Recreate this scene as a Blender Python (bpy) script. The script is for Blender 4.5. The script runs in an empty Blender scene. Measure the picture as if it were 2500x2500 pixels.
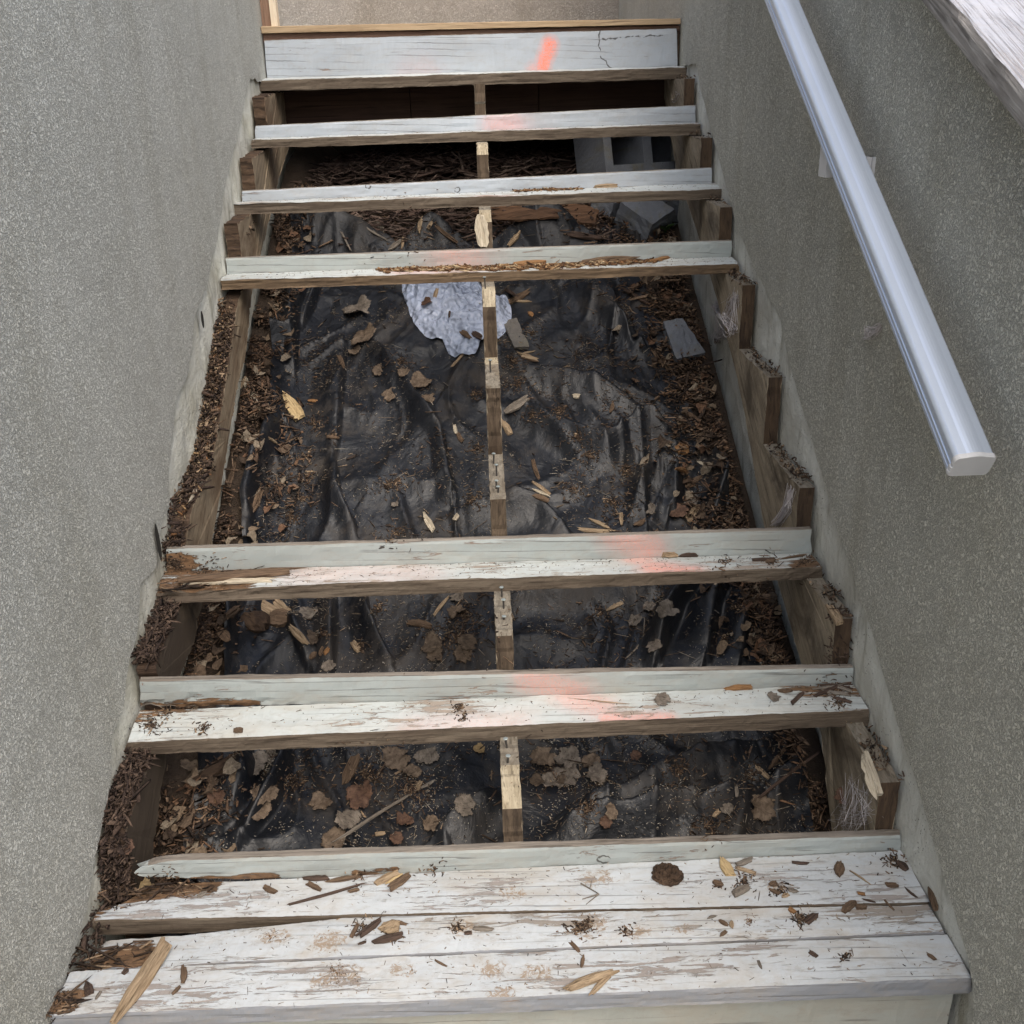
import bpy, bmesh, math, random
import numpy as np
from mathutils import Vector, Matrix, noise
from mathutils.bvhtree import BVHTree

rnd = random.Random(7)
rng = np.random.default_rng(11)
SC = bpy.context.scene
COL = SC.collection

# ------------------------------------------------------------------ camera
CAM = Vector((0.7167, -1.1126, 1.2896))
F_PX = 2400.0
_p, _y, _r = math.radians(-22.6917), math.radians(1.4002), math.radians(-1.6477)
_f = Vector((math.sin(_y)*math.cos(_p), math.cos(_y)*math.cos(_p), math.sin(_p)))
_rt = Vector((math.cos(_y), -math.sin(_y), 0))
_up = _rt.cross(_f)
RT = math.cos(_r)*_rt + math.sin(_r)*_up
UP = -math.sin(_r)*_rt + math.cos(_r)*_up
FW = _f
cam_d = bpy.data.cameras.new('camera')
cam = bpy.data.objects.new('camera', cam_d); COL.objects.link(cam)
M = Matrix((RT, UP, -FW)).transposed().to_4x4(); M.translation = CAM
cam.matrix_world = M
cam_d.sensor_width = 36; cam_d.lens = 36*F_PX/2500; cam_d.clip_start = .02; cam_d.clip_end = 200
SC.camera = cam

# ------------------------------------------------------------------ light
SUN_EL, SUN_AZ = 54, 163          # degrees; azimuth of the brighter part of the cloud cover
w = bpy.data.worlds.new('World'); SC.world = w; w.use_nodes = True
nt = w.node_tree; nt.nodes.clear()
sky = nt.nodes.new('ShaderNodeTexSky'); sky.sky_type = 'NISHITA'; sky.sun_disc = False
sky.sun_elevation = math.radians(SUN_EL); sky.sun_rotation = math.radians(SUN_AZ)
sky.air_density = 1.0; sky.dust_density = 4.0; sky.ozone_density = 1.0
bg = nt.nodes.new('ShaderNodeBackground'); bg.inputs['Strength'].default_value = 0.14
ow = nt.nodes.new('ShaderNodeOutputWorld')
nt.links.new(sky.outputs[0], bg.inputs[0]); nt.links.new(bg.outputs[0], ow.inputs[0])
sun_d = bpy.data.lights.new('sun', 'SUN'); sun_d.energy = 1.5; sun_d.angle = math.radians(60)
sun_d.color = (1, .96, .86)
sun = bpy.data.objects.new('sun', sun_d); COL.objects.link(sun)
a, e = math.radians(SUN_AZ), math.radians(SUN_EL)
sdir = Vector((math.sin(a)*math.cos(e), math.cos(a)*math.cos(e), math.sin(e)))
sun.rotation_euler = sdir.to_track_quat('Z', 'Y').to_euler()
sun.location = sdir*8
SC.view_settings.view_transform = 'Standard'; SC.view_settings.look = 'None'
SC.view_settings.exposure = 0.80; SC.view_settings.gamma = 1.0

# ------------------------------------------------------------------ helpers
def ray(u, v): return (FW + RT*((u-1250)/F_PX) - UP*((v-1250)/F_PX))
def at(u, v, ax, val):
    """point of the world plane (axis ax = val) seen along the sight line u, v of the survey photograph"""
    d = ray(u, v); t = (val-CAM[ax])/d[ax]; return CAM + d*t
W = 1.44; RISE = .1719; RUN = .2928; T = .0336; P = .090; RTH = .019
ZO = {'1': (500, 0), '2': (1100, 0), '3': (100, 1800), '4': (750, 1800), '5': (1400, 1800), '6': (1800, 1800),
      'A': (300, 650), 'B': (900, 650), 'C': (1500, 600), 'D': (250, 1250), 'E': (900, 1250), 'F': (1600, 1250), 'G': (1800, 0), 'H': (1800, 600)}
def Z(k, x, y): o = ZO[k]; return (o[0]+x*.36232, o[1]+y*.36232)

def tag(o, label=None, cat=None, group=None, kind=None):
    if label: o['label'] = label
    if cat: o['category'] = cat
    if group: o['group'] = group
    if kind: o['kind'] = kind
    return o
def empty(name, loc=(0, 0, 0)):
    o = bpy.data.objects.new(name, None); COL.objects.link(o); o.location = loc; o.empty_display_size = .1
    return o
def mesh_obj(name, verts, faces, mat, parent=None, smooth=False, origin=None, cols=None):
    me = bpy.data.meshes.new(name)
    if origin is not None:
        o3 = Vector(origin); verts = [(v[0]-o3[0], v[1]-o3[1], v[2]-o3[2]) for v in verts]
    me.from_pydata([tuple(v) for v in verts], [], faces); me.update()
    if smooth: me.shade_smooth()
    if cols is not None:
        at_ = me.color_attributes.new('tint', 'FLOAT_COLOR', 'POINT')
        at_.data.foreach_set('color', np.asarray(cols, dtype=np.float32).ravel())
    o = bpy.data.objects.new(name, me); COL.objects.link(o)
    if isinstance(mat, (list, tuple)):
        for m in mat: me.materials.append(m)
    else: me.materials.append(mat)
    if origin is not None: o.location = origin
    if parent: o.parent = parent
    return o
def fix_normals(o):
    bm = bmesh.new(); bm.from_mesh(o.data); bmesh.ops.recalc_face_normals(bm, faces=bm.faces); bm.to_mesh(o.data); bm.free()
    return o
def nz(x, y, z, s=1.0): return noise.noise(Vector((x*s, y*s, z*s)))
def fbm(x, y, z, s=1.0, o=4): return noise.fractal(Vector((x*s, y*s, z*s)), 1.0, 2.0, o)

# ------------------------------------------------------------------ materials
def new_mat(name):
    m = bpy.data.materials.new(name); m.use_nodes = True
    n = m.node_tree; n.nodes.clear()
    b = n.nodes.new('ShaderNodeBsdfPrincipled'); o = n.nodes.new('ShaderNodeOutputMaterial')
    n.links.new(b.outputs[0], o.inputs[0]); b.inputs['Roughness'].default_value = .85
    b.inputs['Specular IOR Level'].default_value = .25
    return m, n, b
class G:
    """tiny node-graph helper"""
    def __init__(s, n, coord='Object'):
        s.n = n; tc = n.nodes.new('ShaderNodeTexCoord'); s.c = tc.outputs[coord]
    def L(s, a, b): s.n.links.new(a, b)
    def map(s, scale=(1, 1, 1), rot=(0, 0, 0), loc=(0, 0, 0), src=None):
        if any(rot):                       # turn to the grain direction first, then stretch
            m0 = s.n.nodes.new('ShaderNodeMapping'); m0.inputs['Rotation'].default_value = rot; s.L(src or s.c, m0.inputs[0]); src = m0.outputs[0]; rot = (0, 0, 0)
        m = s.n.nodes.new('ShaderNodeMapping'); m.inputs['Scale'].default_value = scale
        m.inputs['Rotation'].default_value = rot; m.inputs['Location'].default_value = loc
        s.L(src or s.c, m.inputs[0]); return m.outputs[0]
    def noise(s, vec, scale=1, detail=4, rough=.5, dist=0):
        m = s.n.nodes.new('ShaderNodeTexNoise'); m.inputs['Scale'].default_value = scale
        m.inputs['Detail'].default_value = detail; m.inputs['Roughness'].default_value = rough
        m.inputs['Distortion'].default_value = dist
        s.L(vec, m.inputs['Vector']); return m.outputs['Fac']
    def voro(s, vec, scale=1, feat='F1', rnd_=1):
        m = s.n.nodes.new('ShaderNodeTexVoronoi'); m.inputs['Scale'].default_value = scale; m.feature = feat
        m.inputs['Randomness'].default_value = rnd_
        s.L(vec, m.inputs['Vector']); return m.outputs['Distance']
    def ramp(s, fac, stops, interp='LINEAR'):
        m = s.n.nodes.new('ShaderNodeValToRGB'); m.color_ramp.interpolation = interp
        el = m.color_ramp.elements
        while len(el) < len(stops): el.new(.5)
        for e_, (p, c) in zip(el, stops):
            e_.position = p; e_.color = (c, c, c, 1) if not hasattr(c, '__len__') else (*c, 1)
        s.L(fac, m.inputs[0]); return m.outputs[0]
    def mix(s, fac, a, b, mode='MIX'):
        m = s.n.nodes.new('ShaderNodeMix'); m.data_type = 'RGBA'; m.blend_type = mode
        for v, i in ((fac, 0), (a, 6), (b, 7)):
            if isinstance(v, (int, float)): m.inputs[i].default_value = v if i == 0 else (v, v, v, 1)
            elif isinstance(v, (tuple, list)): m.inputs[i].default_value = (*v, 1)
            else: s.L(v, m.inputs[i])
        return m.outputs[2]
    def math(s, op, a, b=None, c=None, clamp=False):
        m = s.n.nodes.new('ShaderNodeMath'); m.operation = op; m.use_clamp = clamp
        for v, i in ((a, 0), (b, 1), (c, 2)):
            if v is None: continue
            if isinstance(v, (int, float)): m.inputs[i].default_value = v
            else: s.L(v, m.inputs[i])
        return m.outputs[0]
    def bump(s, h, bsdf, strength=.5, dist=.002, prev=None):
        m = s.n.nodes.new('ShaderNodeBump'); m.inputs['Strength'].default_value = strength
        m.inputs['Distance'].default_value = dist; s.L(h, m.inputs['Height'])
        if prev: s.L(prev, m.inputs['Normal'])
        if bsdf: s.L(m.outputs[0], bsdf.inputs['Normal'])
        return m.outputs[0]

def stucco_mat(name, c1, c2, stain=(.20, .19, .155), seed=0, sc=1.0):
    m, n, b = new_mat(name); g = G(n)
    v = g.map(loc=(seed, seed, seed))
    fine = g.noise(v, 330*sc, 3, .65, .4)
    gn = g.noise(v, 150*sc, 3, .6, .7)
    worm = g.math('ABSOLUTE', g.math('SUBTRACT', gn, .5))
    grain = g.ramp(worm, [(0.0, 0), (.05, .62), (.13, 1)])
    big = g.noise(v, 2.2, 5, .6)
    col = g.mix(g.ramp(big, [(.35, 0), (.68, 1)]), c1, c2)
    streak = g.noise(g.map((7, 7, .7), loc=(seed, 0, 0)), 1, 4, .6)
    col = g.mix(g.math('MULTIPLY', g.ramp(streak, [(.52, 0), (.8, 1)]), .45), col, stain)
    blot = g.noise(v, 14, 4, .6)
    col = g.mix(g.math('MULTIPLY', g.ramp(blot, [(.5, 0), (.75, 1)]), .25), col, stain)
    pit_shade = g.ramp(g.math('ADD', g.math('MULTIPLY', grain, .62), g.math('MULTIPLY', fine, .38)), [(.20, .68), (.50, .93), (.85, 1.07)])  # grooves darkened and crests lightened in colour, standing for relief shading
    col = g.mix(1.0, col, pit_shade, 'MULTIPLY')
    g.L(col, b.inputs['Base Color']); b.inputs['Roughness'].default_value = .95
    n0 = g.bump(g.noise(v, 2.6, 3, .5), None, .2, .04)
    n1 = g.bump(g.noise(v, 9, 3, .5), None, .45, .02, n0)
    g.bump(g.math('ADD', grain, g.math('MULTIPLY', fine, .7)), b, 1.0, .0028, n1)
    return m

def cement_mat(name, c1=(.42, .42, .39), c2=(.27, .27, .245), speck=.5):
    m, n, b = new_mat(name); g = G(n)
    v = g.c
    big = g.noise(v, 5, 6, .62, .8)
    col = g.mix(g.ramp(big, [(.35, 0), (.7, 1)]), c1, c2)
    st = g.noise(g.map((14, 14, 3)), 1, 5, .65, 1)
    col = g.mix(g.math('MULTIPLY', g.ramp(st, [(.52, 0), (.72, 1)]), .65), col, (.15, .135, .085))
    sp = g.voro(v, 120); col = g.mix(g.math('MULTIPLY', g.ramp(sp, [(.10, 1), (.24, 0)]), g.ramp(g.noise(v, 14, 3), [(.45, 0), (.6, speck)])), col, (.06, .055, .045))
    g.L(col, b.inputs['Base Color']); b.inputs['Roughness'].default_value = .8
    n1 = g.bump(big, None, .5, .02)
    g.bump(g.noise(v, 80, 5, .65), b, .9, .004, n1)
    return m

def spray_mask(g, sprays, warp=0.0):
    """soft overspray of marking paint: each entry (point a, point b, radius, strength)"""
    tot = None
    wob = g.noise(g.c, 9, 3, .6); src = g.c
    if warp:
        tn = g.n.nodes.new('ShaderNodeTexNoise'); tn.inputs['Scale'].default_value = 45; tn.inputs['Detail'].default_value = 4; g.L(g.c, tn.inputs['Vector'])
        mm = g.n.nodes.new('ShaderNodeVectorMath'); mm.operation = 'MULTIPLY_ADD'; g.L(tn.outputs['Color'], mm.inputs[0]); mm.inputs[1].default_value = (warp,)*3
        aa = g.n.nodes.new('ShaderNodeVectorMath'); aa.operation = 'ADD'; g.L(g.c, aa.inputs[0]); aa.inputs[1].default_value = (-warp/2,)*3; g.L(aa.outputs[0], mm.inputs[2]); src = mm.outputs[0]
    for (A_, B_, r_, s_) in sprays:
        A_ = Vector(A_); B_ = Vector(B_); d = B_-A_; L = max(d.length, 1e-4); d = d/L
        sub = g.n.nodes.new('ShaderNodeVectorMath'); sub.operation = 'SUBTRACT'; g.L(src, sub.inputs[0]); sub.inputs[1].default_value = A_
        dt = g.n.nodes.new('ShaderNodeVectorMath'); dt.operation = 'DOT_PRODUCT'; g.L(sub.outputs[0], dt.inputs[0]); dt.inputs[1].default_value = d
        t = g.math('MINIMUM', g.math('MAXIMUM', dt.outputs['Value'], 0.0), L)
        sc = g.n.nodes.new('ShaderNodeVectorMath'); sc.operation = 'SCALE'; sc.inputs[0].default_value = d; g.L(t, sc.inputs['Scale'])
        s2 = g.n.nodes.new('ShaderNodeVectorMath'); s2.operation = 'SUBTRACT'; g.L(sub.outputs[0], s2.inputs[0]); g.L(sc.outputs[0], s2.inputs[1])
        ln = g.n.nodes.new('ShaderNodeVectorMath'); ln.operation = 'LENGTH'; g.L(s2.outputs[0], ln.inputs[0])
        q = g.math('MULTIPLY', ln.outputs['Value'], 1/r_)
        q = g.math('ADD', q, g.math('MULTIPLY', g.math('SUBTRACT', wob, .5), .7))
        v = g.math('MULTIPLY', g.ramp(q, [(0.0, 1), (.35, .75), (.7, .22), (1.0, 0)], 'EASE'), s_)
        tot = v if tot is None else g.math('MAXIMUM', tot, v)
    return tot

def paint_mat(name, base=(.60, .63, .63), chip=.5, sprays=(), bare=(.25, .19, .155), seed=0., dirt=.5, grain_dir=(1.2, 70, 70), rot=(0, 0, 0), brownstain=.5, rots=(), lines=.6, stains=(), splits=()):
    """weathered paint over wood: chips and cracks run with the grain; rots = places where the paint is gone and the wood is rotten"""
    m, n, b = new_mat(name); g = G(n)
    gd = grain_dir
    grain = g.noise(g.map(tuple(q*1.6 for q in gd), rot, (seed*3.1, seed, seed*2)), 1, 6, .65, .9)
    c1 = g.noise(g.map((gd[0]*5.0, gd[1]*1.0, gd[2]*1.0), rot, (seed, seed*1.7, 0)), 1, 6, .72, .8)
    c2 = g.noise(g.map((gd[0]*14.0, gd[1]*1.3, gd[2]*1.3), rot, (seed*2, 3, seed)), 1, 5, .75, 1.0)
    zone = g.noise(g.map(tuple(min(9, max(3, q*.2)) for q in gd), rot, (seed, 0, seed)), 1, 4, .65)
    tone = g.noise(g.map((2.5, 6, 6), rot, (seed, 5, 0)), 1, 4, .6)
    col = g.mix(g.ramp(tone, [(.3, 0), (.7, 1)]), tuple(c*.86 for c in base), tuple(min(1, c*1.08) for c in base))
    grime = g.noise(g.map((5, 13, 13), rot, (seed, 2, 9)), 1, 6, .75, .5)
    col = g.mix(g.math('MULTIPLY', g.ramp(grime, [(.46, 0), (.70, 1)]), brownstain*.75), col, (.40, .33, .24))
    grime2 = g.noise(g.map((30, 60, 60), rot, (seed, 8, 3)), 1, 5, .75, .5)
    col = g.mix(g.math('MULTIPLY', g.ramp(grime2, [(.50, 0), (.66, 1)]), .16+brownstain*.25), col, (.30, .26, .21))
    crack = g.ramp(grain, [(.30, 1), (.36, 0)])
    col = g.mix(g.math('MULTIPLY', crack, .5), col, (.13, .12, .11))
    # growth-ring lines opened by the weather
    wv = n.nodes.new('ShaderNodeTexWave'); wv.wave_type = 'BANDS'; wv.bands_direction = 'DIAGONAL'
    wv.inputs['Scale'].default_value = 1.0; wv.inputs['Distortion'].default_value = 5.5; wv.inputs['Detail'].default_value = 3; wv.inputs['Detail Scale'].default_value = .7; wv.inputs['Detail Roughness'].default_value = .6
    g.L(g.map(tuple(q*.42 if q > 10 else q*.9 for q in gd), rot, (seed, seed, 1)), wv.inputs['Vector'])
    ln = g.math('MULTIPLY', g.ramp(wv.outputs['Fac'], [(.0, 1), (.045, 0)]), g.ramp(g.noise(g.map(tuple(max(4, q*.1) for q in gd), rot, (seed, 4, 4)), 1, 3, .6), [(.47, 0), (.56, 1)]))
    col = g.mix(g.math('MULTIPLY', ln, lines), col, (.10, .095, .09))
    if stains:
        smk = g.ramp(g.math('ADD', spray_mask(g, stains), g.math('MULTIPLY', g.math('SUBTRACT', g.noise(g.c, 75, 6, .75, 1.5), .5), 3.2)), [(.50, 0), (.78, 1)])
        col = g.mix(g.math('MULTIPLY', smk, .75), col, (.27, .18, .10))
    if splits:
        col = g.mix(g.math('MULTIPLY', g.ramp(spray_mask(g, splits, .018), [(.15, 0), (.6, 1)]), .85), col, (.05, .045, .04))
    if sprays:
        sk = g.ramp(g.noise(g.c, 380, 2, .6), [(.36, .35), (.62, 1.0)])
        col = g.mix(g.math('MULTIPLY', spray_mask(g, sprays), sk, clamp=True), col, (1.0, .20, .085))
    zz = g.math('MULTIPLY', g.math('SUBTRACT', zone, .5), .75)
    ch = g.math('MAXIMUM', g.math('ADD', c1, zz), g.math('ADD', g.math('SUBTRACT', c2, .015), g.math('MULTIPLY', zz, .8)))
    thr = .725-.13*chip
    cm = g.ramp(ch, [(thr, 0), (thr+.02, 1)])
    woodc = g.mix(grain, tuple(c*.65 for c in bare), tuple(c*1.35 for c in bare))
    col = g.mix(g.math('MULTIPLY', cm, .9), col, woodc)
    h = g.math('SUBTRACT', 1.0, cm)
    if rots:
        rm = g.ramp(g.math('ADD', g.math('ADD', spray_mask(g, rots), g.math('MULTIPLY', g.math('SUBTRACT', c1, .5), 1.3)), g.math('MULTIPLY', g.math('SUBTRACT', c2, .5), 1.1)), [(.40, 0), (.47, 1)])
        col = g.mix(rm, col, g.mix(g.ramp(c2, [(.35, 0), (.65, 1)]), (.045, .028, .018), (.24, .14, .075)))
        h = g.math('SUBTRACT', h, g.math('MULTIPLY', rm, g.math('ADD', 1.5, g.math('MULTIPLY', c2, 3.0))))
    dv = g.noise(g.map((1, 1, 1), rot, (seed, seed, 3)), 170, 3, .7)
    dz = g.noise(g.c, 6, 3, .6)
    dm = g.math('MULTIPLY', g.ramp(dv, [(.66, 0), (.72, .8)]), g.ramp(dz, [(.42, .05), (.65, dirt)]), clamp=True)
    col = g.mix(dm, col, (.13, .10, .075))
    g.L(col, b.inputs['Base Color'])
    g.L(g.ramp(cm, [(0, .5), (1, .9)]), b.inputs['Roughness'])
    b.inputs['Specular IOR Level'].default_value = .35
    n1 = g.bump(h, None, .7, .0010)
    g.bump(g.math('SUBTRACT', grain, g.math('MULTIPLY', ln, .6)), b, .5, .0014, n1)
    return m

def wood_mat(name, cA, cB, stretch=(2, 55, 55), rot=(0, 0, 0), stain=(.05, .035, .025), stain_amt=.5, seed=0., bump=.7, rough=.85, speck=0.0):
    m, n, b = new_mat(name); g = G(n)
    v = g.map(stretch, rot, (seed, seed*2, seed))
    gr = g.noise(v, 1, 7, .7, 1.3)
    col = g.mix(g.ramp(gr, [(.32, 0), (.66, 1)]), cA, cB)
    ln = g.noise(g.map(tuple(s*2.3 for s in stretch), rot, (seed, 7, 1)), 1, 3, .5, .5)
    col = g.mix(g.math('MULTIPLY', g.ramp(ln, [(.33, 1), (.42, 0)]), .6), col, tuple(c*.35 for c in cA))
    st = g.noise(g.map(tuple(max(4, s*.13) for s in stretch), rot, (seed, 1, 4)), 1, 5, .65, .7)
    col = g.mix(g.math('MULTIPLY', g.ramp(st, [(.48, 0), (.66, 1)]), stain_amt), col, stain)
    if speck:
        sp = g.noise(g.c, 160, 3, .7)
        col = g.mix(g.math('MULTIPLY', g.ramp(sp, [(.60, 0), (.68, 1)]), speck), col, (.07, .05, .035))
    g.L(col, b.inputs['Base Color']); b.inputs['Roughness'].default_value = rough
    n1 = g.bump(st, None, .4, .006)
    g.bump(g.math('ADD', gr, ln), b, bump, .0022, n1)
    return m

def vcol_mat(name, bump=.5, rough=.9):
    m, n, b = new_mat(name); g = G(n)
    a_ = n.nodes.new('ShaderNodeAttribute'); a_.attribute_name = 'tint'
    ns = g.noise(g.c, 220, 3, .6)
    g.L(g.mix(1.0, a_.outputs['Color'], g.ramp(ns, [(.3, .55), (.7, 1.35)]), 'MULTIPLY'), b.inputs['Base Color'])
    b.inputs['Roughness'].default_value = rough
    g.bump(ns, b, bump, .0015); return m

def leaf_mat(name, c, c2):
    c = tuple(q*.72 for q in c); c2 = tuple(q*.8 for q in c2)
    m, n, b = new_mat(name); g = G(n)
    a_ = g.noise(g.c, 55, 5, .65, .6)
    col = g.mix(g.ramp(a_, [(.35, 0), (.65, 1)]), c, c2)
    sp = g.noise(g.c, 200, 3, .6); col = g.mix(g.ramp(sp, [(.62, 0), (.68, .8)]), col, (.035, .027, .02))
    wv = g.n.nodes.new('ShaderNodeTexWave'); wv.wave_type = 'BANDS'; wv.inputs['Scale'].default_value = 55; wv.inputs['Distortion'].default_value = 3
    g.L(g.c, wv.inputs['Vector'])
    g.L(col, b.inputs['Base Color']); b.inputs['Roughness'].default_value = .75
    n1 = g.bump(wv.outputs['Fac'], None, .25, .001)
    g.bump(a_, b, .7, .003, n1)
    return m

MAT = {}
MAT['stucco_left'] = stucco_mat('stucco_left', (.70, .70, .64), (.61, .61, .555), (.45, .43, .35), seed=1.3, sc=1.15)
MAT['stucco_right'] = stucco_mat('stucco_right', (.645, .635, .56), (.545, .535, .465), (.37, .345, .265), seed=4.1)
MAT['stucco_back'] = stucco_mat('stucco_back', (.47, .43, .385), (.41, .375, .33), (.3, .26, .2), seed=8)
MAT['cement_left'] = cement_mat('cement_left', (.70, .70, .63), (.48, .46, .37), .7)
MAT['cement_right'] = cement_mat('cement_right', (.68, .69, .64), (.44, .43, .38), 1.0)
MAT['edge'] = wood_mat('cut_edge_wood', (0.075, 0.056, 0.041), (0.156, 0.126, 0.095), (3, 70, 70), seed=2, stain_amt=.55, speck=.3)
MAT['edge_orange'] = wood_mat('split_edge_wood', (0.086, 0.058, 0.036), (0.194, 0.137, 0.086), (4, 60, 60), seed=5, stain_amt=.6)
MAT['grey_edge'] = wood_mat('weathered_top_edge', (0.165, 0.143, 0.120), (0.270, 0.240, 0.206), (3, 70, 70), seed=3, stain_amt=.35)
sl = math.atan2(RISE, RUN)
MAT['stringer'] = wood_mat('stringer_wood', (0.230, 0.183, 0.128), (0.391, 0.332, 0.246), (40, 3.5, 40), (-sl, 0, 0), stain=(.09, .07, .05), stain_amt=.85, seed=6, bump=.6, speck=.55)
MAT['stringer_left'] = wood_mat('stringer_wood_left', (0.176, 0.132, 0.088), (0.336, 0.268, 0.184), (40, 3.0, 40), (-sl, 0, 0), stain=(.12, .075, .045), stain_amt=.75, seed=9, bump=.6, speck=.35)
MAT['stringer_cut'] = wood_mat('stringer_end_grain', (0.035, 0.024, 0.017), (0.101, 0.066, 0.041), (60, 60, 9), stain=(.03, .02, .015), stain_amt=.7, seed=11, speck=.3)
MAT['stringer_seat'] = wood_mat('stringer_seat_wood', (0.120, 0.104, 0.080), (0.288, 0.256, 0.208), (60, 14, 30), stain=(.12, .085, .05), stain_amt=.5, seed=13, speck=.6, bump=.9)
MAT['rot'] = wood_mat('rotten_wood', (0.026, 0.017, 0.012), (0.098, 0.062, 0.039), (14, 45, 45), stain=(.02, .012, .01), stain_amt=.6, seed=21, bump=1)
MAT['bark_slab'] = wood_mat('rotten_slab', (0.060, 0.033, 0.021), (0.180, 0.102, 0.060), (5, 50, 50), (0, 0, -.25), stain=(.03, .02, .015), stain_amt=.5, seed=25, bump=1)
MAT['pine_new'] = wood_mat('new_pine', (.62, .50, .36), (.78, .68, .53), (60, 60, 3), stain=(.5, .38, .25), stain_amt=.2, seed=31, bump=.2)
MAT['pine_old'] = wood_mat('brown_post', (.17, .10, .07), (.28, .18, .125), (60, 60, 3), stain_amt=.3, seed=32, bump=.3)
MAT['pine_edge'] = wood_mat('landing_nosing_wood', (0.288, 0.200, 0.120), (0.448, 0.336, 0.216), (2, 60, 60), stain=(.25, .16, .09), stain_amt=.3, seed=33, bump=.3)
MAT['fascia'] = wood_mat('landing_fascia', (0.160, 0.092, 0.068), (0.264, 0.168, 0.120), (2.5, 60, 60), stain_amt=.4, seed=34, bump=.5)
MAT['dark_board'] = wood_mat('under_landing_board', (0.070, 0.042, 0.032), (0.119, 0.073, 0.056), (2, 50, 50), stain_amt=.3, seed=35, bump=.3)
for k, (A_, B_) in {'tan': ((.25, .17, .10), (.50, .38, .25)), 'yellow': ((.42, .29, .14), (.66, .50, .28)), 'brown': ((.09, .057, .037), (.23, .155, .10)),
                    'dark': ((.04, .028, .022), (.13, .085, .065)), 'grey': ((.16, .135, .11), (.32, .28, .235)), 'orange': ((.17, .08, .035), (.36, .20, .09)),
                    'pale': ((.48, .40, .29), (.72, .64, .50))}.items():
    MAT['sp_'+k] = wood_mat('splinter_'+k, tuple(c*.75 for c in A_), tuple(c*.82 for c in B_), (12, 160, 160), seed=hash(k) % 7 + .3 if False else len(k)*1.7, stain_amt=.35, bump=.8)
MAT['leaf_tan'] = leaf_mat('leaf_tan', (.10, .07, .048), (.24, .18, .13))
MAT['leaf_grey'] = leaf_mat('leaf_grey', (.11, .09, .072), (.27, .23, .19))
MAT['leaf_dark'] = leaf_mat('leaf_dark', (.06, .042, .03), (.16, .12, .085))
MAT['leaf_red'] = leaf_mat('leaf_red', (.075, .042, .03), (.18, .105, .07))
MAT['leaf_gold'] = leaf_mat('leaf_gold', (.30, .20, .09), (.50, .37, .20))
MAT['chips'] = vcol_mat('loose_chips')
# landscape fabric
m, n, b = new_mat('landscape_fabric'); g = G(n)
dust = g.noise(g.c, 3.2, 7, .68, .8); dust2 = g.noise(g.c, 22, 6, .7, .5)
dm = g.ramp(g.math('ADD', g.math('MULTIPLY', dust, .62), g.math('MULTIPLY', dust2, .38)), [(.50, 0), (.60, .45), (.73, .9)])
col = g.mix(dm, (.0065, .0080, .0115), (.052, .042, .033))
fl = g.ramp(g.noise(g.c, 230, 3, .75), [(.655, 0), (.70, 1)]); col = g.mix(g.math('MULTIPLY', fl, .6), col, (.25, .21, .16))
g.L(col, b.inputs['Base Color']); g.L(g.ramp(dm, [(0, .46), (1, .9)]), b.inputs['Roughness']); b.inputs['Specular IOR Level'].default_value = .5
n1 = g.bump(g.noise(g.c, 11, 5, .55, .6), None, .45, .02); g.bump(g.noise(g.c, 300, 2, .5), b, .3, .0015, n1); MAT['fabric'] = m
# soil
m, n, b = new_mat('soil'); g = G(n)
g.L(g.mix(g.noise(g.c, 30, 6, .7), (.018, .013, .010), (.085, .06, .042)), b.inputs['Base Color']); g.bump(g.noise(g.c, 60, 6, .7), b, 1, .01); MAT['soil'] = m
MAT['concrete'] = cement_mat('old_concrete', (.17, .185, .21), (.11, .115, .13), .7)
MAT['soil_stone'] = cement_mat('dusty_stone', (.16, .15, .14), (.10, .095, .09), .5)
MAT['patio'] = cement_mat('patio_concrete', (.36, .35, .33), (.25, .25, .235), .4)
# painted aluminium
m, n, b = new_mat('painted_aluminium'); g = G(n)
sp = g.voro(g.c, 26); spm = g.ramp(sp, [(.02, 1), (.035, 0)])
sm = g.noise(g.map((9, 3, 3)), 1, 4, .6)
g.L(g.mix(g.math('MULTIPLY', spm, .6), g.mix(g.ramp(sm, [(.4, 0), (.8, 1)]), (.62, .69, .80), (.55, .62, .73)), (.2, .19, .18)), b.inputs['Base Color'])
b.inputs['Roughness'].default_value = .34; b.inputs['Metallic'].default_value = .45; MAT['alu'] = m
m, n, b = new_mat('aluminium_cap'); g = G(n); g.L(g.mix(g.noise(g.c, 30, 4), (.50, .50, .50), (.62, .62, .63)), b.inputs['Base Color']); b.inputs['Roughness'].default_value = .5; MAT['cap'] = m
m, n, b = new_mat('screw_steel'); b.inputs['Base Color'].default_value = (.09, .085, .08, 1); b.inputs['Metallic'].default_value = .6; b.inputs['Roughness'].default_value = .5; MAT['steel'] = m
m, n, b = new_mat('screw_head'); b.inputs['Base Color'].default_value = (.35, .40, .40, 1); b.inputs['Metallic'].default_value = .5; b.inputs['Roughness'].default_value = .4; MAT['head'] = m
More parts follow.
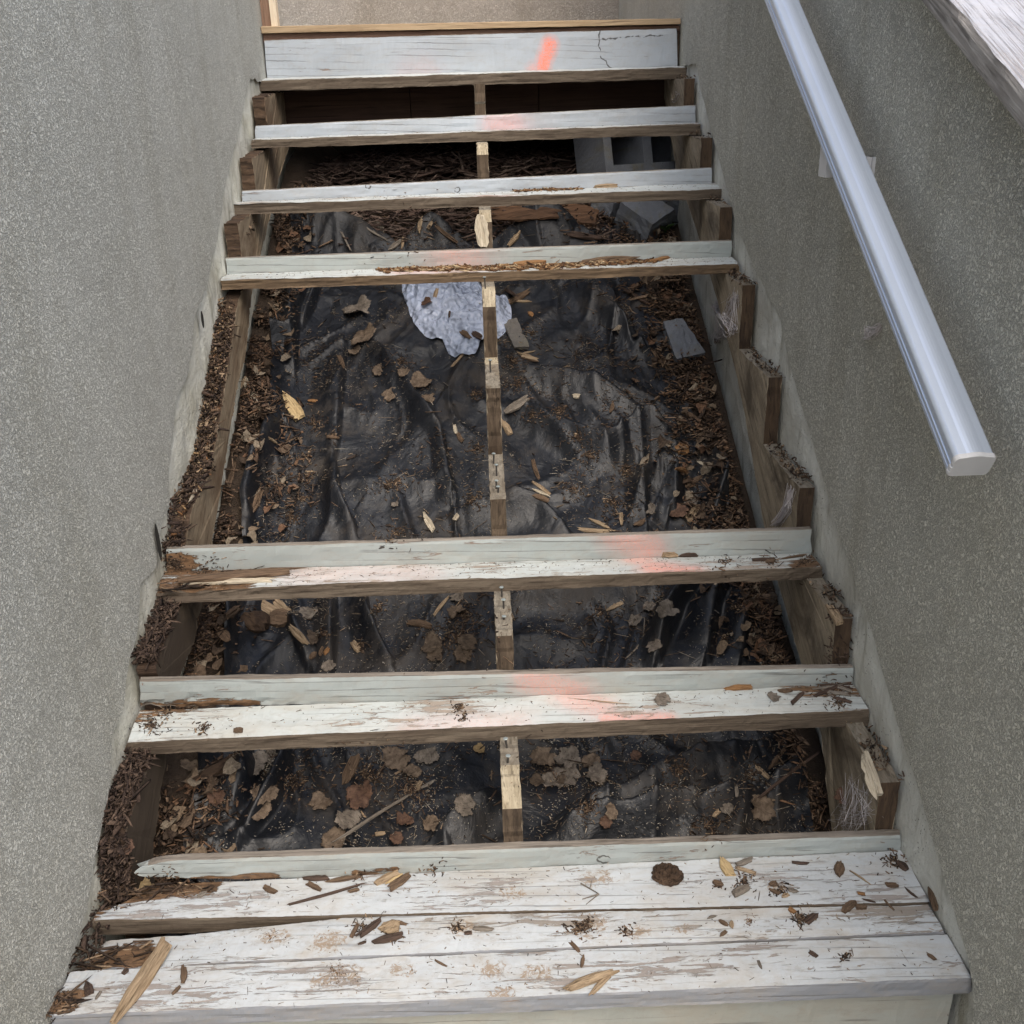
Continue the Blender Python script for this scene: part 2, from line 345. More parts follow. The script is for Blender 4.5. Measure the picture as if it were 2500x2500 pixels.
# plastic bag
m, n, b = new_mat('white_film'); g = G(n)
cr = g.math('ADD', g.voro(g.map((1, .8, 1), src=None), 22), g.math('MULTIPLY', g.voro(g.c, 55), .5))
g.L(g.mix(g.ramp(g.noise(g.c, 60, 4, .7), [(.62, 0), (.7, .85)]), (.40, .46, .60), (.12, .10, .08)), b.inputs['Base Color'])
b.inputs['Roughness'].default_value = .24; b.inputs['Transmission Weight'].default_value = .0; b.inputs['Subsurface Weight'].default_value = .15
b.inputs['Subsurface Radius'].default_value = (.01, .01, .01); b.inputs['Specular IOR Level'].default_value = .5
g.bump(cr, b, .9, .02); MAT['bag'] = m
m, n, b = new_mat('cobweb_silk'); b.inputs['Base Color'].default_value = (.62, .58, .58, 1); b.inputs['Roughness'].default_value = .9; b.inputs['Alpha'].default_value = 1; MAT['web'] = m
m, n, b = new_mat('weed_leaf'); b.inputs['Base Color'].default_value = (.045, .085, .025, 1); MAT['weed'] = m
m, n, b = new_mat('hollow_shade'); b.inputs['Base Color'].default_value = (.03, .028, .024, 1); b.inputs['Roughness'].default_value = 1; MAT['hollow'] = m  # near-black standing for shade in openings and beneath the landing

# ------------------------------------------------------------------ generic solid board
BVH_SRC = []
def loft(name, rings, mat, parent=None, cap=True, smooth=False, mats_by_side=None):
    """rings: list of equal-length closed rings; mats_by_side[j] = material slot for the side between ring point j and j+1"""
    k = len(rings[0]); V = [tuple(p) for r in rings for p in r]; Fc = []; mi = []
    for i in range(len(rings)-1):
        for j in range(k):
            j2 = (j+1) % k
            Fc.append((i*k+j, i*k+j2, (i+1)*k+j2, (i+1)*k+j)); mi.append(mats_by_side[j] if mats_by_side else 0)
    if cap:
        Fc.append(tuple(range(k))[::-1]); mi.append(mats_by_side[0] if mats_by_side else 0)
        Fc.append(tuple((len(rings)-1)*k+j for j in range(k))); mi.append(mats_by_side[0] if mats_by_side else 0)
    o = mesh_obj(name, V, Fc, mat, parent, smooth)
    for p_, i_ in zip(o.data.polygons, mi): p_.material_index = i_
    fix_normals(o)
    return o

def board(name, TL, TR, BL, BR, back, mats, parent, segs=150, rough=.0011, seed=0, edit=None, sides=None, endjag=.004):
    """plank from its front face (top-left, top-right, bottom-left, bottom-right) and the vector to its back.
    ring order: front 0-4 (bottom to top), top 4-8 (front to back), back 8-11, bottom 11-..."""
    TL, TR, BL, BR = map(Vector, (TL, TR, BL, BR)); back = Vector(back)
    ab = []   # (a height 0..1, b depth 0..1, side)
    e1 = .06; 
    ab += [(0, .0), (.12, 0), (.35, 0), (.6, 0), (.85, 0), (1, 0)]
    ab += [(1, .25), (1, .5), (1, .75), (1, 1)]
    ab += [(.5, 1), (0, 1), (0, .5)]
    side = [0, 0, 0, 0, 0, 1, 1, 1, 1, 2, 2, 3, 3]
    rings = []; L = (TR-TL).length
    for i in range(segs+1):
        s = i/segs; top = TL.lerp(TR, s); bot = BL.lerp(BR, s); H = (top-bot).length
        ring = []
        for j, (a_, b_) in enumerate(ab):
            p = bot.lerp(top, a_)+back*b_
            # soften the corners
            hz = (top-bot).normalized(); bz = back.normalized()
            if a_ == 1 and b_ in (0, 1): p = p - hz*.0012 + bz*(.0012 if b_ == 0 else -.0012)
            q = p + Vector((0, nz(p.x*14, seed+a_*5, b_*5), nz(p.x*14, seed+9+a_*5, b_*5)))*rough*2
            q += Vector((0, nz(p.x*90, seed+a_*15, b_*9), nz(p.x*90, seed+19+a_*15, b_*9)))*rough
            if i in (0, segs): q.x += nz(seed+i, a_*6, b_*6)*endjag
            if edit: q = edit(q, s, s*L, a_, b_, p)
            ring.append(q)
        rings.append(ring)
    o = loft(name, rings, mats, parent, True, False, sides_for(side, sides))
    BVH_SRC.append(o); return o
def sides_for(side, sides):
    sides = sides or {0: 0, 1: 0, 2: 0, 3: 0}
    return [sides[s] for s in side]

def solid_poly(name, pts, x0, x1, mat, parent=None, rough=.0015, seed=0, matfn=None, sub=.02, xj=.003):
    """extrude a closed (y, z) outline between two x planes, its rim subdivided and roughened"""
    P2 = []
    for i in range(len(pts)):
        a_, b_ = Vector(pts[i]), Vector(pts[(i+1) % len(pts)]); nseg = max(1, int((b_-a_).length/sub))
        for k in range(nseg):
            q = a_.lerp(b_, k/nseg)
            P2.append((q.x + nz(q.x, q.y, seed, 60)*rough, q.y + nz(q.x, q.y, seed+5, 60)*rough))
    n_ = len(P2); V = [(x0+abs(nz(y, z, seed+2, 45))*xj*2, y, z) for y, z in P2] + [(x1-abs(nz(y, z, seed+7, 45))*xj*2, y, z) for y, z in P2]
    Fc = [tuple(range(n_)), tuple(range(n_, 2*n_))[::-1]] + [(i, (i+1) % n_, n_+(i+1) % n_, n_+i) for i in range(n_)]
    o = mesh_obj(name, V, Fc, mat, parent)
    fix_normals(o)
    if matfn:
        for f in o.data.polygons: f.material_index = matfn(f.normal, f.center)
    BVH_SRC.append(o); return o

# ------------------------------------------------------------------ ground and underlay
gy = [-.6, -.1, .3, .7, 1.09, 1.33, 1.73, 2.06, 2.31, 2.6, 2.9, 3.3, 4.3]
gz = [-.30, -.25, -.20, -.08, .09, .196, .41, .59, .71, .86, 1.00, 1.08, 1.1]
def bank(x, y): return .11*np.exp(-(np.maximum(x, 0)/.10)**2)*np.clip((y-.35)/.3, 0, 1)
def g0(y): return float(np.interp(y, gy, gz))
patio = mesh_obj('patio', [(-30, -30, -.175), (30, -30, -.175), (30, .03, -.175), (-30, .03, -.175)], [(0, 1, 2, 3)], MAT['patio'])
tag(patio, 'grey concrete patio in front of the bottom step', kind='structure')
V = []; Fc = []; NX, NY = 30, 80
for j in range(NY+1):
    for i in range(NX+1):
        x = -.01+i/NX*(W+.02); y = .06+j/NY*4.2
        V.append((x, y, g0(y)+float(bank(x, y))-.02+fbm(x, y, 0, 9)*.012))
for j in range(NY):
    for i in range(NX): q = j*(NX+1)+i; Fc.append((q, q+1, q+NX+2, q+NX+1))
soil = mesh_obj('ground', V, Fc, MAT['soil'], smooth=True); tag(soil, 'dark soil sloping up beneath the stairs', kind='structure')
# wide terrain behind and beside the walls so that the place goes on
mesh_terr = mesh_obj('terrain', [(-30, .5, -.18), (-.5, .5, -.18), (-.5, 30, 1.6), (-30, 30, 1.6), (1.9, .5, -.18), (30, .5, -.18), (30, 30, 1.6), (1.9, 30, 1.6)],
                     [(0, 1, 2, 3), (4, 5, 6, 7)], MAT['soil'])
tag(mesh_terr, 'bare ground rising beyond the stair walls', kind='structure')

# folds of the fabric: sight-line polylines -> ground positions
def ground_hit(u, v):
    d = ray(u, v); t = .5
    lo = None
    for k in range(700):
        p = CAM+d*t
        if p.z < g0(p.y)+.0: break
        t += .006
    return CAM+d*t
def fold(pts, h, wd): return ([ground_hit(*p).xy for p in pts], h*2.3, wd*1.15)
FOLDS = [
    fold([Z('B', 0, 530), Z('B', 250, 830), Z('B', 370, 1060), Z('B', 490, 1200), Z('B', 560, 1560)], .026, .014),
    fold([Z('B', 870, 590), Z('B', 1100, 760), Z('B', 1300, 800), Z('B', 1600, 900), Z('B', 1932, 1040)], .024, .016),
    fold([Z('B', 1350, 130), Z('B', 1600, 330), Z('B', 1900, 530)], .028, .02),
    fold([Z('B', 1050, 1000), Z('B', 1350, 1200), Z('B', 1580, 1330), Z('B', 1720, 1230), Z('B', 1990, 1160)], .034, .016),
    fold([Z('B', 1932, 1430), Z('B', 1840, 1560), Z('B', 1860, 1700)], .03, .016),
    fold([Z('B', 600, 1700), Z('B', 900, 1640), Z('B', 1150, 1660), Z('B', 1300, 1790)], .022, .014),
    fold([Z('B', 0, 1560), Z('B', 300, 1200), Z('B', 420, 1000)], .010, .05),
    fold([Z('A', 1280, 170), Z('A', 1205, 480), Z('A', 1180, 770)], .030, .010),
    fold([Z('A', 1330, 170), Z('A', 1240, 480)], .022, .009),
    fold([Z('A', 1130, 220), Z('A', 1190, 430), Z('A', 1180, 640), Z('A', 1000, 690), Z('A', 900, 830), Z('A', 780, 900)], .034, .014),
    fold([Z('A', 1050, 1150), Z('A', 970, 1450), Z('A', 925, 1800), Z('A', 900, 1950)], .036, .014),
    fold([Z('A', 840, 1030), Z('A', 850, 1250), Z('A', 900, 1420)], .030, .014),
    fold([Z('A', 1000, 900), Z('A', 850, 1010), Z('A', 760, 1060)], .030, .014),
    fold([Z('A', 1420, 1300), Z('A', 1460, 1600), Z('A', 1560, 1820)], .022, .012),
    fold([Z('A', 1500, 560), Z('A', 1460, 900), Z('A', 1420, 1300)], .014, .02),
    fold([Z('C', 840, 1400), Z('C', 740, 1500), Z('C', 720, 1700), Z('C', 670, 1900)], .040, .013),
    fold([Z('C', 790, 1560), Z('C', 850, 1800), Z('C', 900, 1930)], .030, .013),
    fold([Z('C', 60, 1390), Z('C', 250, 1300), Z('C', 400, 1390)], .040, .02),
    fold([Z('C', 200, 1700), Z('C', 320, 1550), Z('C', 420, 1620), Z('C', 380, 1800)], .03, .02),
    fold([Z('D', 960, 600), Z('D', 900, 900), Z('D', 870, 1120)], .034, .013),
    fold([Z('D', 1550, 580), Z('D', 1560, 850), Z('D', 1540, 1110)], .026, .014),
    fold([Z('D', 1760, 580), Z('D', 1800, 800), Z('D', 1850, 900)], .026, .013),
    fold([Z('D', 1390, 1090), Z('D', 1300, 900), Z('D', 1250, 780)], .018, .012),
    fold([Z('E', 0, 700), Z('E', 60, 900), Z('E', 160, 1080)], .02, .014),
    fold([Z('E', 1000, 600), Z('E', 1500, 540), Z('E', 1932, 560)], .022, .014),
    fold([Z('F', 320, 480), Z('F', 180, 700), Z('F', 60, 900), Z('F', 10, 1060)], .040, .015),
    fold([Z('F', 540, 500), Z('F', 400, 760), Z('F', 330, 1040)], .030, .02),
    fold([Z('F', 640, 500), Z('F', 600, 800), Z('F', 560, 1040)], .026, .018),
    fold([Z('F', 760, 740), Z('F', 870, 900), Z('F', 950, 1040)], .032, .016),
    fold([Z('5', 0, 650), Z('5', 400, 620), Z('5', 700, 560), Z('5', 1150, 480)], .034, .014),
    fold([Z('5', 0, 560), Z('5', 500, 400), Z('5', 900, 200), Z('5', 1300, 120)], .026, .02),
    fold([Z('5', 800, 640), Z('5', 1000, 560), Z('5', 1170, 460)], .034, .015),
    fold([Z('5', 1250, 440), Z('5', 1450, 330), Z('5', 1640, 110)], .03, .014),
    fold([Z('3', 1110, 390), Z('3', 960, 560), Z('3', 860, 720)], .045, .013),
    fold([Z('3', 1660, 150), Z('3', 1590, 430), Z('3', 1400, 740)], .034, .015),
    fold([Z('3', 1400, 200), Z('3', 1400, 420), Z('3', 1290, 620)], .03, .02),
    fold([Z('4', 900, 690), Z('4', 1100, 560), Z('4', 1300, 430)], .024, .02),
    fold([Z('1', 500, 1690), Z('1', 700, 1540), Z('1', 900, 1600), Z('1', 1200, 1670)], .05, .03),
    fold([Z('1', 1400, 1660), Z('1', 1530, 1590), Z('1', 1690, 1650)], .035, .02),
    fold([Z('2', 420, 1640), Z('2', 600, 1560), Z('2', 880, 1640)], .05, .05),
]
FX0, FX1, FY0, FY1 = .07, 1.37, .16, 2.62
FNX, FNY = 330, 560
xs = np.linspace(FX0, FX1, FNX+1); ys = np.linspace(FY0, FY1, FNY+1)
GX, GY = np.meshgrid(xs, ys)
base = np.interp(GY, gy, gz)
Hh = np.zeros_like(GX)
for pl, h, wd in FOLDS:
    best = np.full_like(GX, 9.0); sg = np.zeros_like(GX); tt = np.zeros_like(GX); tot = len(pl)-1
    for i in range(len(pl)-1):
        a_, b_ = pl[i], pl[i+1]; dx, dy = b_[0]-a_[0], b_[1]-a_[1]; L2 = dx*dx+dy*dy+1e-9
        t = np.clip(((GX-a_[0])*dx+(GY-a_[1])*dy)/L2, 0, 1)
        px, py = GX-(a_[0]+t*dx), GY-(a_[1]+t*dy); d = np.hypot(px, py); s = np.sign(dx*py-dy*px)
        mk = d < best; best = np.where(mk, d, best); sg = np.where(mk, s, sg); tt = np.where(mk, (i+t)/tot, tt)
    env = np.clip(np.sin(np.pi*np.clip(tt, .04, .96))**.4, 0, 1)
    # asymmetric fold: sharp drop on one side, long slope on the other
    sd = best*sg
    prof = np.where(sd > 0, np.exp(-(sd/(wd*.55))**2), np.exp(-(sd/(wd*2.2))**2))
    Hh = np.maximum(Hh, h*prof*env) + .35*np.minimum(Hh, h*prof*env) - .010*np.exp(-((sd-wd*1.3)/(wd*.7))**2)*env
ns_ = np.array([[noise.fractal(Vector((x*5, y*2.2, 3)), 1, 2, 4) for x in xs[::3]] for y in ys[::4]])
ns2 = np.array([[noise.fractal(Vector((x*24, y*16, 8)), 1, 2, 3) for x in xs] for y in ys])
iy = np.clip(np.arange(FNY+1)/4, 0, ns_.shape[0]-1); ix = np.clip(np.arange(FNX+1)/3, 0, ns_.shape[1]-1)
i0 = np.minimum(iy.astype(int), ns_.shape[0]-2); j0 = np.minimum(ix.astype(int), ns_.shape[1]-2); fy = (iy-i0)[:, None]; fx = (ix-j0)[None, :]
up_ = ns_[i0][:, j0]*(1-fy)*(1-fx)+ns_[i0+1][:, j0]*fy*(1-fx)+ns_[i0][:, j0+1]*(1-fy)*fx+ns_[i0+1][:, j0+1]*fy*fx
rg = np.array([[(1-abs(noise.noise(Vector((x*9+2*noise.noise(Vector((x*3, y*3, 0))), y*4, 5))))*2.2) for x in xs[::2]] for y in ys[::3]])
iy = np.clip(np.arange(FNY+1)/3, 0, rg.shape[0]-1.001); ix = np.clip(np.arange(FNX+1)/2, 0, rg.shape[1]-1.001)
i0 = iy.astype(int); j0 = ix.astype(int); i1 = np.minimum(i0+1, rg.shape[0]-1); j1 = np.minimum(j0+1, rg.shape[1]-1); fy = (iy-i0)[:, None]; fx = (ix-j0)[None, :]
rg = rg[i0][:, j0]*(1-fy)*(1-fx)+rg[i1][:, j0]*fy*(1-fx)+rg[i0][:, j1]*(1-fy)*fx+rg[i1][:, j1]*fy*fx
ZF = base + bank(GX, GY) + Hh + np.clip(rg, 0, 1)**2*.016 + up_*.016 + ns2*.0026 + .004
def zf(x, y):
    fx_ = (np.clip(x, FX0, FX1)-FX0)/(FX1-FX0)*FNX; fy_ = (np.clip(y, FY0, FY1)-FY0)/(FY1-FY0)*FNY
    i = np.minimum(np.asarray(fy_).astype(int), FNY-1); j = np.minimum(np.asarray(fx_).astype(int), FNX-1); a_ = fy_-i; b_ = fx_-j
    z = ZF[i, j]*(1-a_)*(1-b_)+ZF[i+1, j]*a_*(1-b_)+ZF[i, j+1]*(1-a_)*b_+ZF[i+1, j+1]*a_*b_
    out = (x < FX0-.005) | (x > FX1+.005) | (y > FY1) | (y < FY0)
    return np.where(out, np.interp(y, gy, gz)+bank(x, y)-.006, z)
# ragged side edges
EX = np.array([nz(1, y, 0, 3.2)*.035+nz(3, y, 0, 12)*.012 for y in ys]); EX2 = np.array([nz(7, y, 0, 3)*.03+nz(9, y, 0, 11)*.012 for y in ys])
GXr = GX + (EX[:, None]*np.clip((.35-GX)/.28, 0, 1)) + (EX2[:, None]*np.clip((GX-1.1)/.27, 0, 1)) + np.interp(GY, [1.4, 2.3], [0, -.09])*np.clip((GX-1.1)/.27, 0, 1)
idx = np.arange((FNX+1)*(FNY+1)).reshape(FNY+1, FNX+1)
Fc = np.stack([idx[:-1, :-1], idx[:-1, 1:], idx[1:, 1:], idx[1:, :-1]], -1).reshape(-1, 4).tolist()
fabric = mesh_obj('landscape_fabric', np.stack([GXr, GY, ZF], -1).reshape(-1, 3).tolist(), Fc, MAT['fabric'], smooth=True)
tag(fabric, 'black landscape fabric sheet wrinkled over the slope beneath the stairs', 'fabric'); BVH_SRC.append(fabric); BVH_SRC.append(soil)

# ------------------------------------------------------------------ timber stair
stair = empty('timber_stair', (0, 0, 0))
tag(stair, 'old painted timber staircase with most tread boards torn off between the stucco walls', 'staircase')
yn = lambda n: n*RUN
zn = lambda n: n*RISE
# measured corners of what is left: (top-left, bottom-left, top-right, bottom-right) in survey pixels
RIS = {9: ((645, 98), (650, 190), (1652, 69), (1654, 161)), 8: ((623, 307), (623, 337), (1698, 257), (1698, 299)),
       7: ((591, 466), (591, 491), (1738, 409), (1739, 446)), 6: ((552, 630), (554, 668), (1786, 587), (1786, 625)),
       3: ((406, 1340), (408, 1393), (1982, 1292), (1980, 1348)), 2: ((339, 1663), (341, 1732), (2082, 1630), (2084, 1668)),
       1: ((320, 2104), (322, 2158), (2200, 2039), (2198, 2073))}
TRD = {8: ((625, 196), (625, 223), (1685, 163), (1683, 192)), 7: ((614, 341), (614, 362), (1710, 301), (1710, 329)),
       6: ((560, 498), (562, 525), (1770, 460), (1772, 485)), 5: ((537, 684), (541, 708), (1802, 643), (1806, 667)),
       2: ((377, 1438), (380, 1475), (2008, 1384), (2009, 1413)), 1: ((310, 1812), (313, 1844), (2122, 1732), (2122, 1772))}
def wy(u, v, y): return at(u, v, 1, y)
SPR_R = {9: [((0.962, yn(9), 1.395), (.985, yn(9), 1.465), .040, .95), ((.93, yn(9), 1.385), (.95, yn(9), 1.39), .04, .4), ((.5, yn(9), 1.37), (.55, yn(9), 1.38), .10, .10)],
         8: [((.78, yn(8), 1.22), (.84, yn(8), 1.215), .08, .28)], 7: [], 6: [((.63, yn(6), .90), (.68, yn(6), .87), .13, .26)],
         3: [((1.0, yn(3), .40), (1.07, yn(3), .35), .075, .33)], 2: [((.78, yn(2), .22), (.88, yn(2), .165), .06, .32)], 1: []}
SPR_T = {8: [], 7: [((.80, 2.33, zn(7)), (.95, 2.3, zn(7)), .06, .3)], 6: [((.74, 1.94, zn(6)), (.80, 1.93, zn(6)), .05, .6)],
         5: [((.52, 1.72, zn(5)), (.66, 1.70, zn(5)), .10, .28)], 2: [((.30, .85, zn(2)), (.55, .83, zn(2)), .10, .14), ((1.07, .815, zn(2)), (1.15, .79, zn(2)), .06, .6), ((1.03, .87, zn(2)), (1.05, .86, zn(2)), .05, .45)],
         1: [((.87, .57, zn(1)), (.92, .54, zn(1)), .06, .32), ((.93, .505, zn(1)), (1.05, .497, zn(1)), .03, .5), ((.55, .50, zn(1)), (.75, .50, zn(1)), .07, .16)]}
ROT_R = {2: [((-.02, yn(2), .172), (.22, yn(2), .174), .035, .9)], 1: [((.02, yn(1), -.005), (.30, yn(1), -.003), .030, .8), ((.45, yn(1), .0), (.52, yn(1), .006), .02, .6)], 3: [((-.02, yn(3), .35), (.04, yn(3), .35), .06, .8)]}
ROT_T = {2: [((-.02, .80, .344), (.16, .80, .344), .10, .8), ((.0, .865, .344), (.20, .87, .344), .05, .7), ((1.40, .8, .344), (1.46, .84, .344), .07, .7)], 1: [((1.32, .57, .172), (1.46, .56, .172), .06, .55), ((-.02, .57, .172), (.10, .575, .172), .05, .5)],
         5: [((.45, 1.735, .86), (1.15, 1.735, .86), .045, .9)], 6: [((.84, 2.03, 1.03), (1.0, 2.03, 1.03), .03, .6)]}
def sp0(k, x, y, r): p = at(*Z(k, x, y), 2, 0); return (tuple(p), tuple(p+Vector((.02, 0, 0))), r, .75)
ST0 = [[sp0('4', 200, 1600, .055), sp0('4', 1200, 1570, .04), sp0('4', 1500, 1590, .035), sp0('4', 600, 1570, .03), sp0('4', 60, 1640, .03), sp0('4', 1250, 1730, .025)],
       [sp0('5', 60, 1250, .05), sp0('5', 380, 1310, .03), sp0('4', 100, 1380, .045), sp0('4', 1020, 1280, .035), sp0('5', 700, 1290, .02), sp0('3', 1540, 1330, .03)],
       [sp0('5', 120, 960, .04), sp0('4', 1350, 1050, .03), sp0('5', 1330, 1010, .02)]]
def seg9(*pts): q = [tuple(wy(*Z('2', *p), yn(9))) for p in pts]; return [(q[i], q[i+1], .0042, 1.0) for i in range(len(q)-1)]
def ring(k, x, y, r, yy, n=7): c_ = wy(*Z(k, x, y), yy); q = [(c_.x+r*math.cos(i/n*6.2832), c_.y, c_.z+r*.8*math.sin(i/n*6.2832)) for i in range(n+1)]; return [(q[i], q[i+1], .0028, .9) for i in range(n)]
SPL = {9: seg9((1005, 215), (1000, 320), (1022, 392), (1088, 462))+seg9((1022, 262), (1180, 252), (1330, 243), (1425, 238)), 7: ring('2', 45, 1275, .009, yn(7))+ring('1', 1100, 1258, .007, yn(7)), 1: ring('5', 205, 822, .011, yn(1))}
RMAT = {}
for n_ in RIS:
    tl, bl, tr, br = [wy(*p, yn(n_)) for p in RIS[n_]]
    ext = Vector((0, 0, -.006))
    chip = {9: .02, 8: .0, 7: .25, 6: .35, 3: .45, 2: .62, 1: .25}[n_]
    mt = paint_mat('riser_paint_%d' % n_, base=(.355, .39, .385) if n_ < 7 else (.40, .44, .485), chip=chip, sprays=SPR_R[n_], seed=n_*2.3, dirt=.35, brownstain=.2 if n_ > 3 else .4, rots=ROT_R.get(n_, ()), splits=SPL.get(n_, ()))  # colour carries shade of upright faces, and more light on the upper risers
    ed = None
    if n_ == 1:
        def ed(q, s, L, a_, b_, p):          # rotten left end: bottom eaten away, tip rounded
            k = max(0, 1-L/.30)
            q.z += (1-a_)*(.022*k**1.2+.006*k*nz(L, 3, 1, 40)) - a_*.010*max(0, 1-L/.10)**2
            q.x += .05*max(0, 1-L/.06)*(abs(a_-.45)); return q
    if n_ == 2:
        def ed(q, s, L, a_, b_, p):
            k = max(0, 1-L/.45)
            if b_ == 0: q.y += (1-a_)**1.5*.012*k*(1+.8*nz(L, a_*3, 2, 45))
            if a_ < .2: q.z += .010*k*(.6+nz(L, 0, 1, 30))
            return q
    if n_ == 9:
        def ed(q, s, L, a_, b_, p):
            if a_ < .5 and L < .05: q.x += .008*(.5-a_)
            return q
    board('riser_board', tl, tr, bl+ext, br+ext, (0, RTH, 0), [mt, MAT['grey_edge']], stair, seed=n_*7.7, edit=ed, sides={0: 0, 1: 1, 2: 1, 3: 1}, rough=.0008)
for n_ in TRD:
    yf = yn(n_+1)-P
    tl, bl, tr, br = [wy(*p, yf) for p in TRD[n_]]
    # the far edge meets the riser behind it
    rb = RIS.get(n_+1)
    bl2, br2 = wy(*rb[1], yn(n_+1)), wy(*rb[3], yn(n_+1))
    back = Vector((0, P-.0015, 0))
    chip = {8: .5, 7: .5, 6: .7, 5: .8, 2: .85, 1: .78}[n_]
    mt = paint_mat('tread_paint_%d' % n_, base=(.50, .535, .53), chip=chip+.2, sprays=SPR_T[n_], seed=n_*3.7+1, dirt=.8, bare=(.30, .245, .20), rots=ROT_T.get(n_, ()))
    dzl, dzr = bl2.z-tl.z, br2.z-tr.z
    def ed(q, s, L, a_, b_, p, n_=n_, dzl=dzl, dzr=dzr):
        q.z += b_*min(.02, max(-.012, dzl*(1-s)+dzr*s))*a_
        if n_ == 5:                                   # punky trough along the back of the tread
            k = math.exp(-((s-.62)/.20)**2)
            if a_ == 1 and .2 < b_ < .99: q.z -= .010*k*(.8+nz(L, b_, 0, 25))
            if a_ > .5 and b_ == 0 and .44 < s < .48: q.y += .004
        if n_ == 2 and s < .28:                       # split left end of the tread
            k = 1-s/.28
            if a_ >= .85 and b_ < .3: q.z -= .016*k*(.8+.6*nz(L, 1, b_, 20)); 
            if a_ > .3 and b_ == 0: q.y += .010*k*(.7+nz(L, 5, a_, 30))
        if n_ == 2 and s > .9 and b_ == 0: q.y += .006*(s-.9)*10*(.5+nz(L, a_*4, 0, 60)); 
        if n_ in (5, 6) and s < .3 and b_ == 0 and .1 < a_ < .9: q.y += .005*(1-s/.3)*(.6+nz(L*.3, a_*8, 0, 20))
        return q
    board('tread_board', tl, tr, bl, br, back, [MAT['edge_orange'] if n_ == 5 else MAT['edge'], mt], stair, seed=n_*5.1, edit=ed, sides={0: 0, 1: 1, 2: 0, 3: 0})
# bottom tread: three whole boards, and the riser below the nosing
L_, R_ = lambda y: -.012, lambda y: W+.010
def seam(u1, v1, u2, v2): return at(u1, v1, 2, 0), at(u2, v2, 2, 0)
f0 = (at(118, 2480, 2, 0), at(2373, 2387, 2, 0))
s1 = seam(174, 2363, 2305, 2275); s2 = seam(226, 2247, 2271, 2202)
bk = (Vector((-.012, yn(1)-.0015, 0)), Vector((W+.008, yn(1)-.0015, 0)))
ROT0 = [[((-.03, .03, 0), (.03, .05, 0), .035, .75)], [((-.03, .125, 0), (.10, .14, 0), .055, .95)], [((-.03, .27, 0), (.18, .285, 0), .05, .9), ((-.03, .2, 0), (.0, .25, 0), .05, .8)]]
TP = [paint_mat('bottom_tread_paint_%d' % k, base=(.505, .535, .555), chip=c+.5, seed=k*4.4+20, dirt=.9, bare=b_, brownstain=bs+.25, lines=.5, rots=ROT0[k], stains=ST0[k]) for k, (c, b_, bs) in enumerate([(.42, (.27, .235, .21), .45), (.36, (.26, .225, .19), .6), (.42, (.27, .24, .22), .4)])]
NOSE = paint_mat('nosing_paint_shaded', base=(.25, .262, .285), chip=.3, seed=55, dirt=.5)  # tread paint with the shade of the upright face put into its colour
def tb(front, backp, k, sides, ed):
    d = Vector((0, 0, -T)); gap = .0035
    fl, fr = front; bl_, br_ = backp
    # per-end depth: build with mean back vector and shear by edit
    by0, by1 = bl_.y-fl.y-gap, br_.y-fr.y-gap
    def e(q, s, L, a_, b_, p):
        q.y += b_*((by0*(1-s)+by1*s)-1.0)
        if ed: q = ed(q, s, L, a_, b_, p)
        return q
    return board('tread_board', fl, fr, fl+d, fr+d, (0, 1.0, 0), [NOSE, TP[k], MAT['edge']], stair, segs=220, seed=k*9+3, edit=e, sides=sides, endjag=.010, rough=.0008)
def e_front(q, s, L, a_, b_, p):
    if s < .09 and b_ > 0 and a_ == 1: q.z -= .004*(1-s/.09)*(.5+nz(q.x, q.y, 1, 60))
    return q
def e_mid(q, s, L, a_, b_, p):
    k = max(0, 1-s/.36)
    q.z -= .020*k**1.6*(b_*.8+.2)
    if s < .16: q.z -= max(0, (.16-s)/.16)*.010*(.6+1.2*nz(L, b_*4, 0, 22)) if a_ > .5 else 0
    if b_ == 1 and s < .30: q.y -= .030*(1-s/.30)**.8
    if s < .03: q.x += .035*(.5+nz(1, b_*9, a_, 3))
    return q
def e_back(q, s, L, a_, b_, p):
    if s < .12: q.z -= .006*(1-s/.12)*b_
    if s < .06 and b_ > .4: q.x += (.06-s)*1.2*b_
    return q
tb(f0, s1, 0, {0: 0, 1: 1, 2: 2, 3: 2}, e_front)
tb(s1, s2, 1, {0: 0, 1: 1, 2: 2, 3: 2}, e_mid)
tb(s2, (bk[0]+Vector((0, .004, 0)), bk[1]+Vector((0, .004, 0))), 2, {0: 2, 1: 1, 2: 2, 3: 2}, e_back)
R0M = paint_mat('bottom_riser_paint', base=(.37, .38, .345), chip=.1, seed=77, dirt=.5, splits=ring('6', 1480, 1872, .0125, .030, 8))
board('riser_board', (-.012, .030, -T-.001), (W-.004, .030, -T-.001), (-.012, .030, -.176), (W-.004, .030, -.176), (0, RTH, 0), [R0M], stair, seed=99)

def stair_profile(n0, n1, seatjit=0, sd=0):
    pr = []
    for n_ in range(n0, n1+1):
        y = yn(n_)+RTH
        pr.append((y, zn(n_-1)-T)); pr.append((y+nz(n_, sd, 0)*.004*seatjit, zn(n_)-T-.001))
    return pr
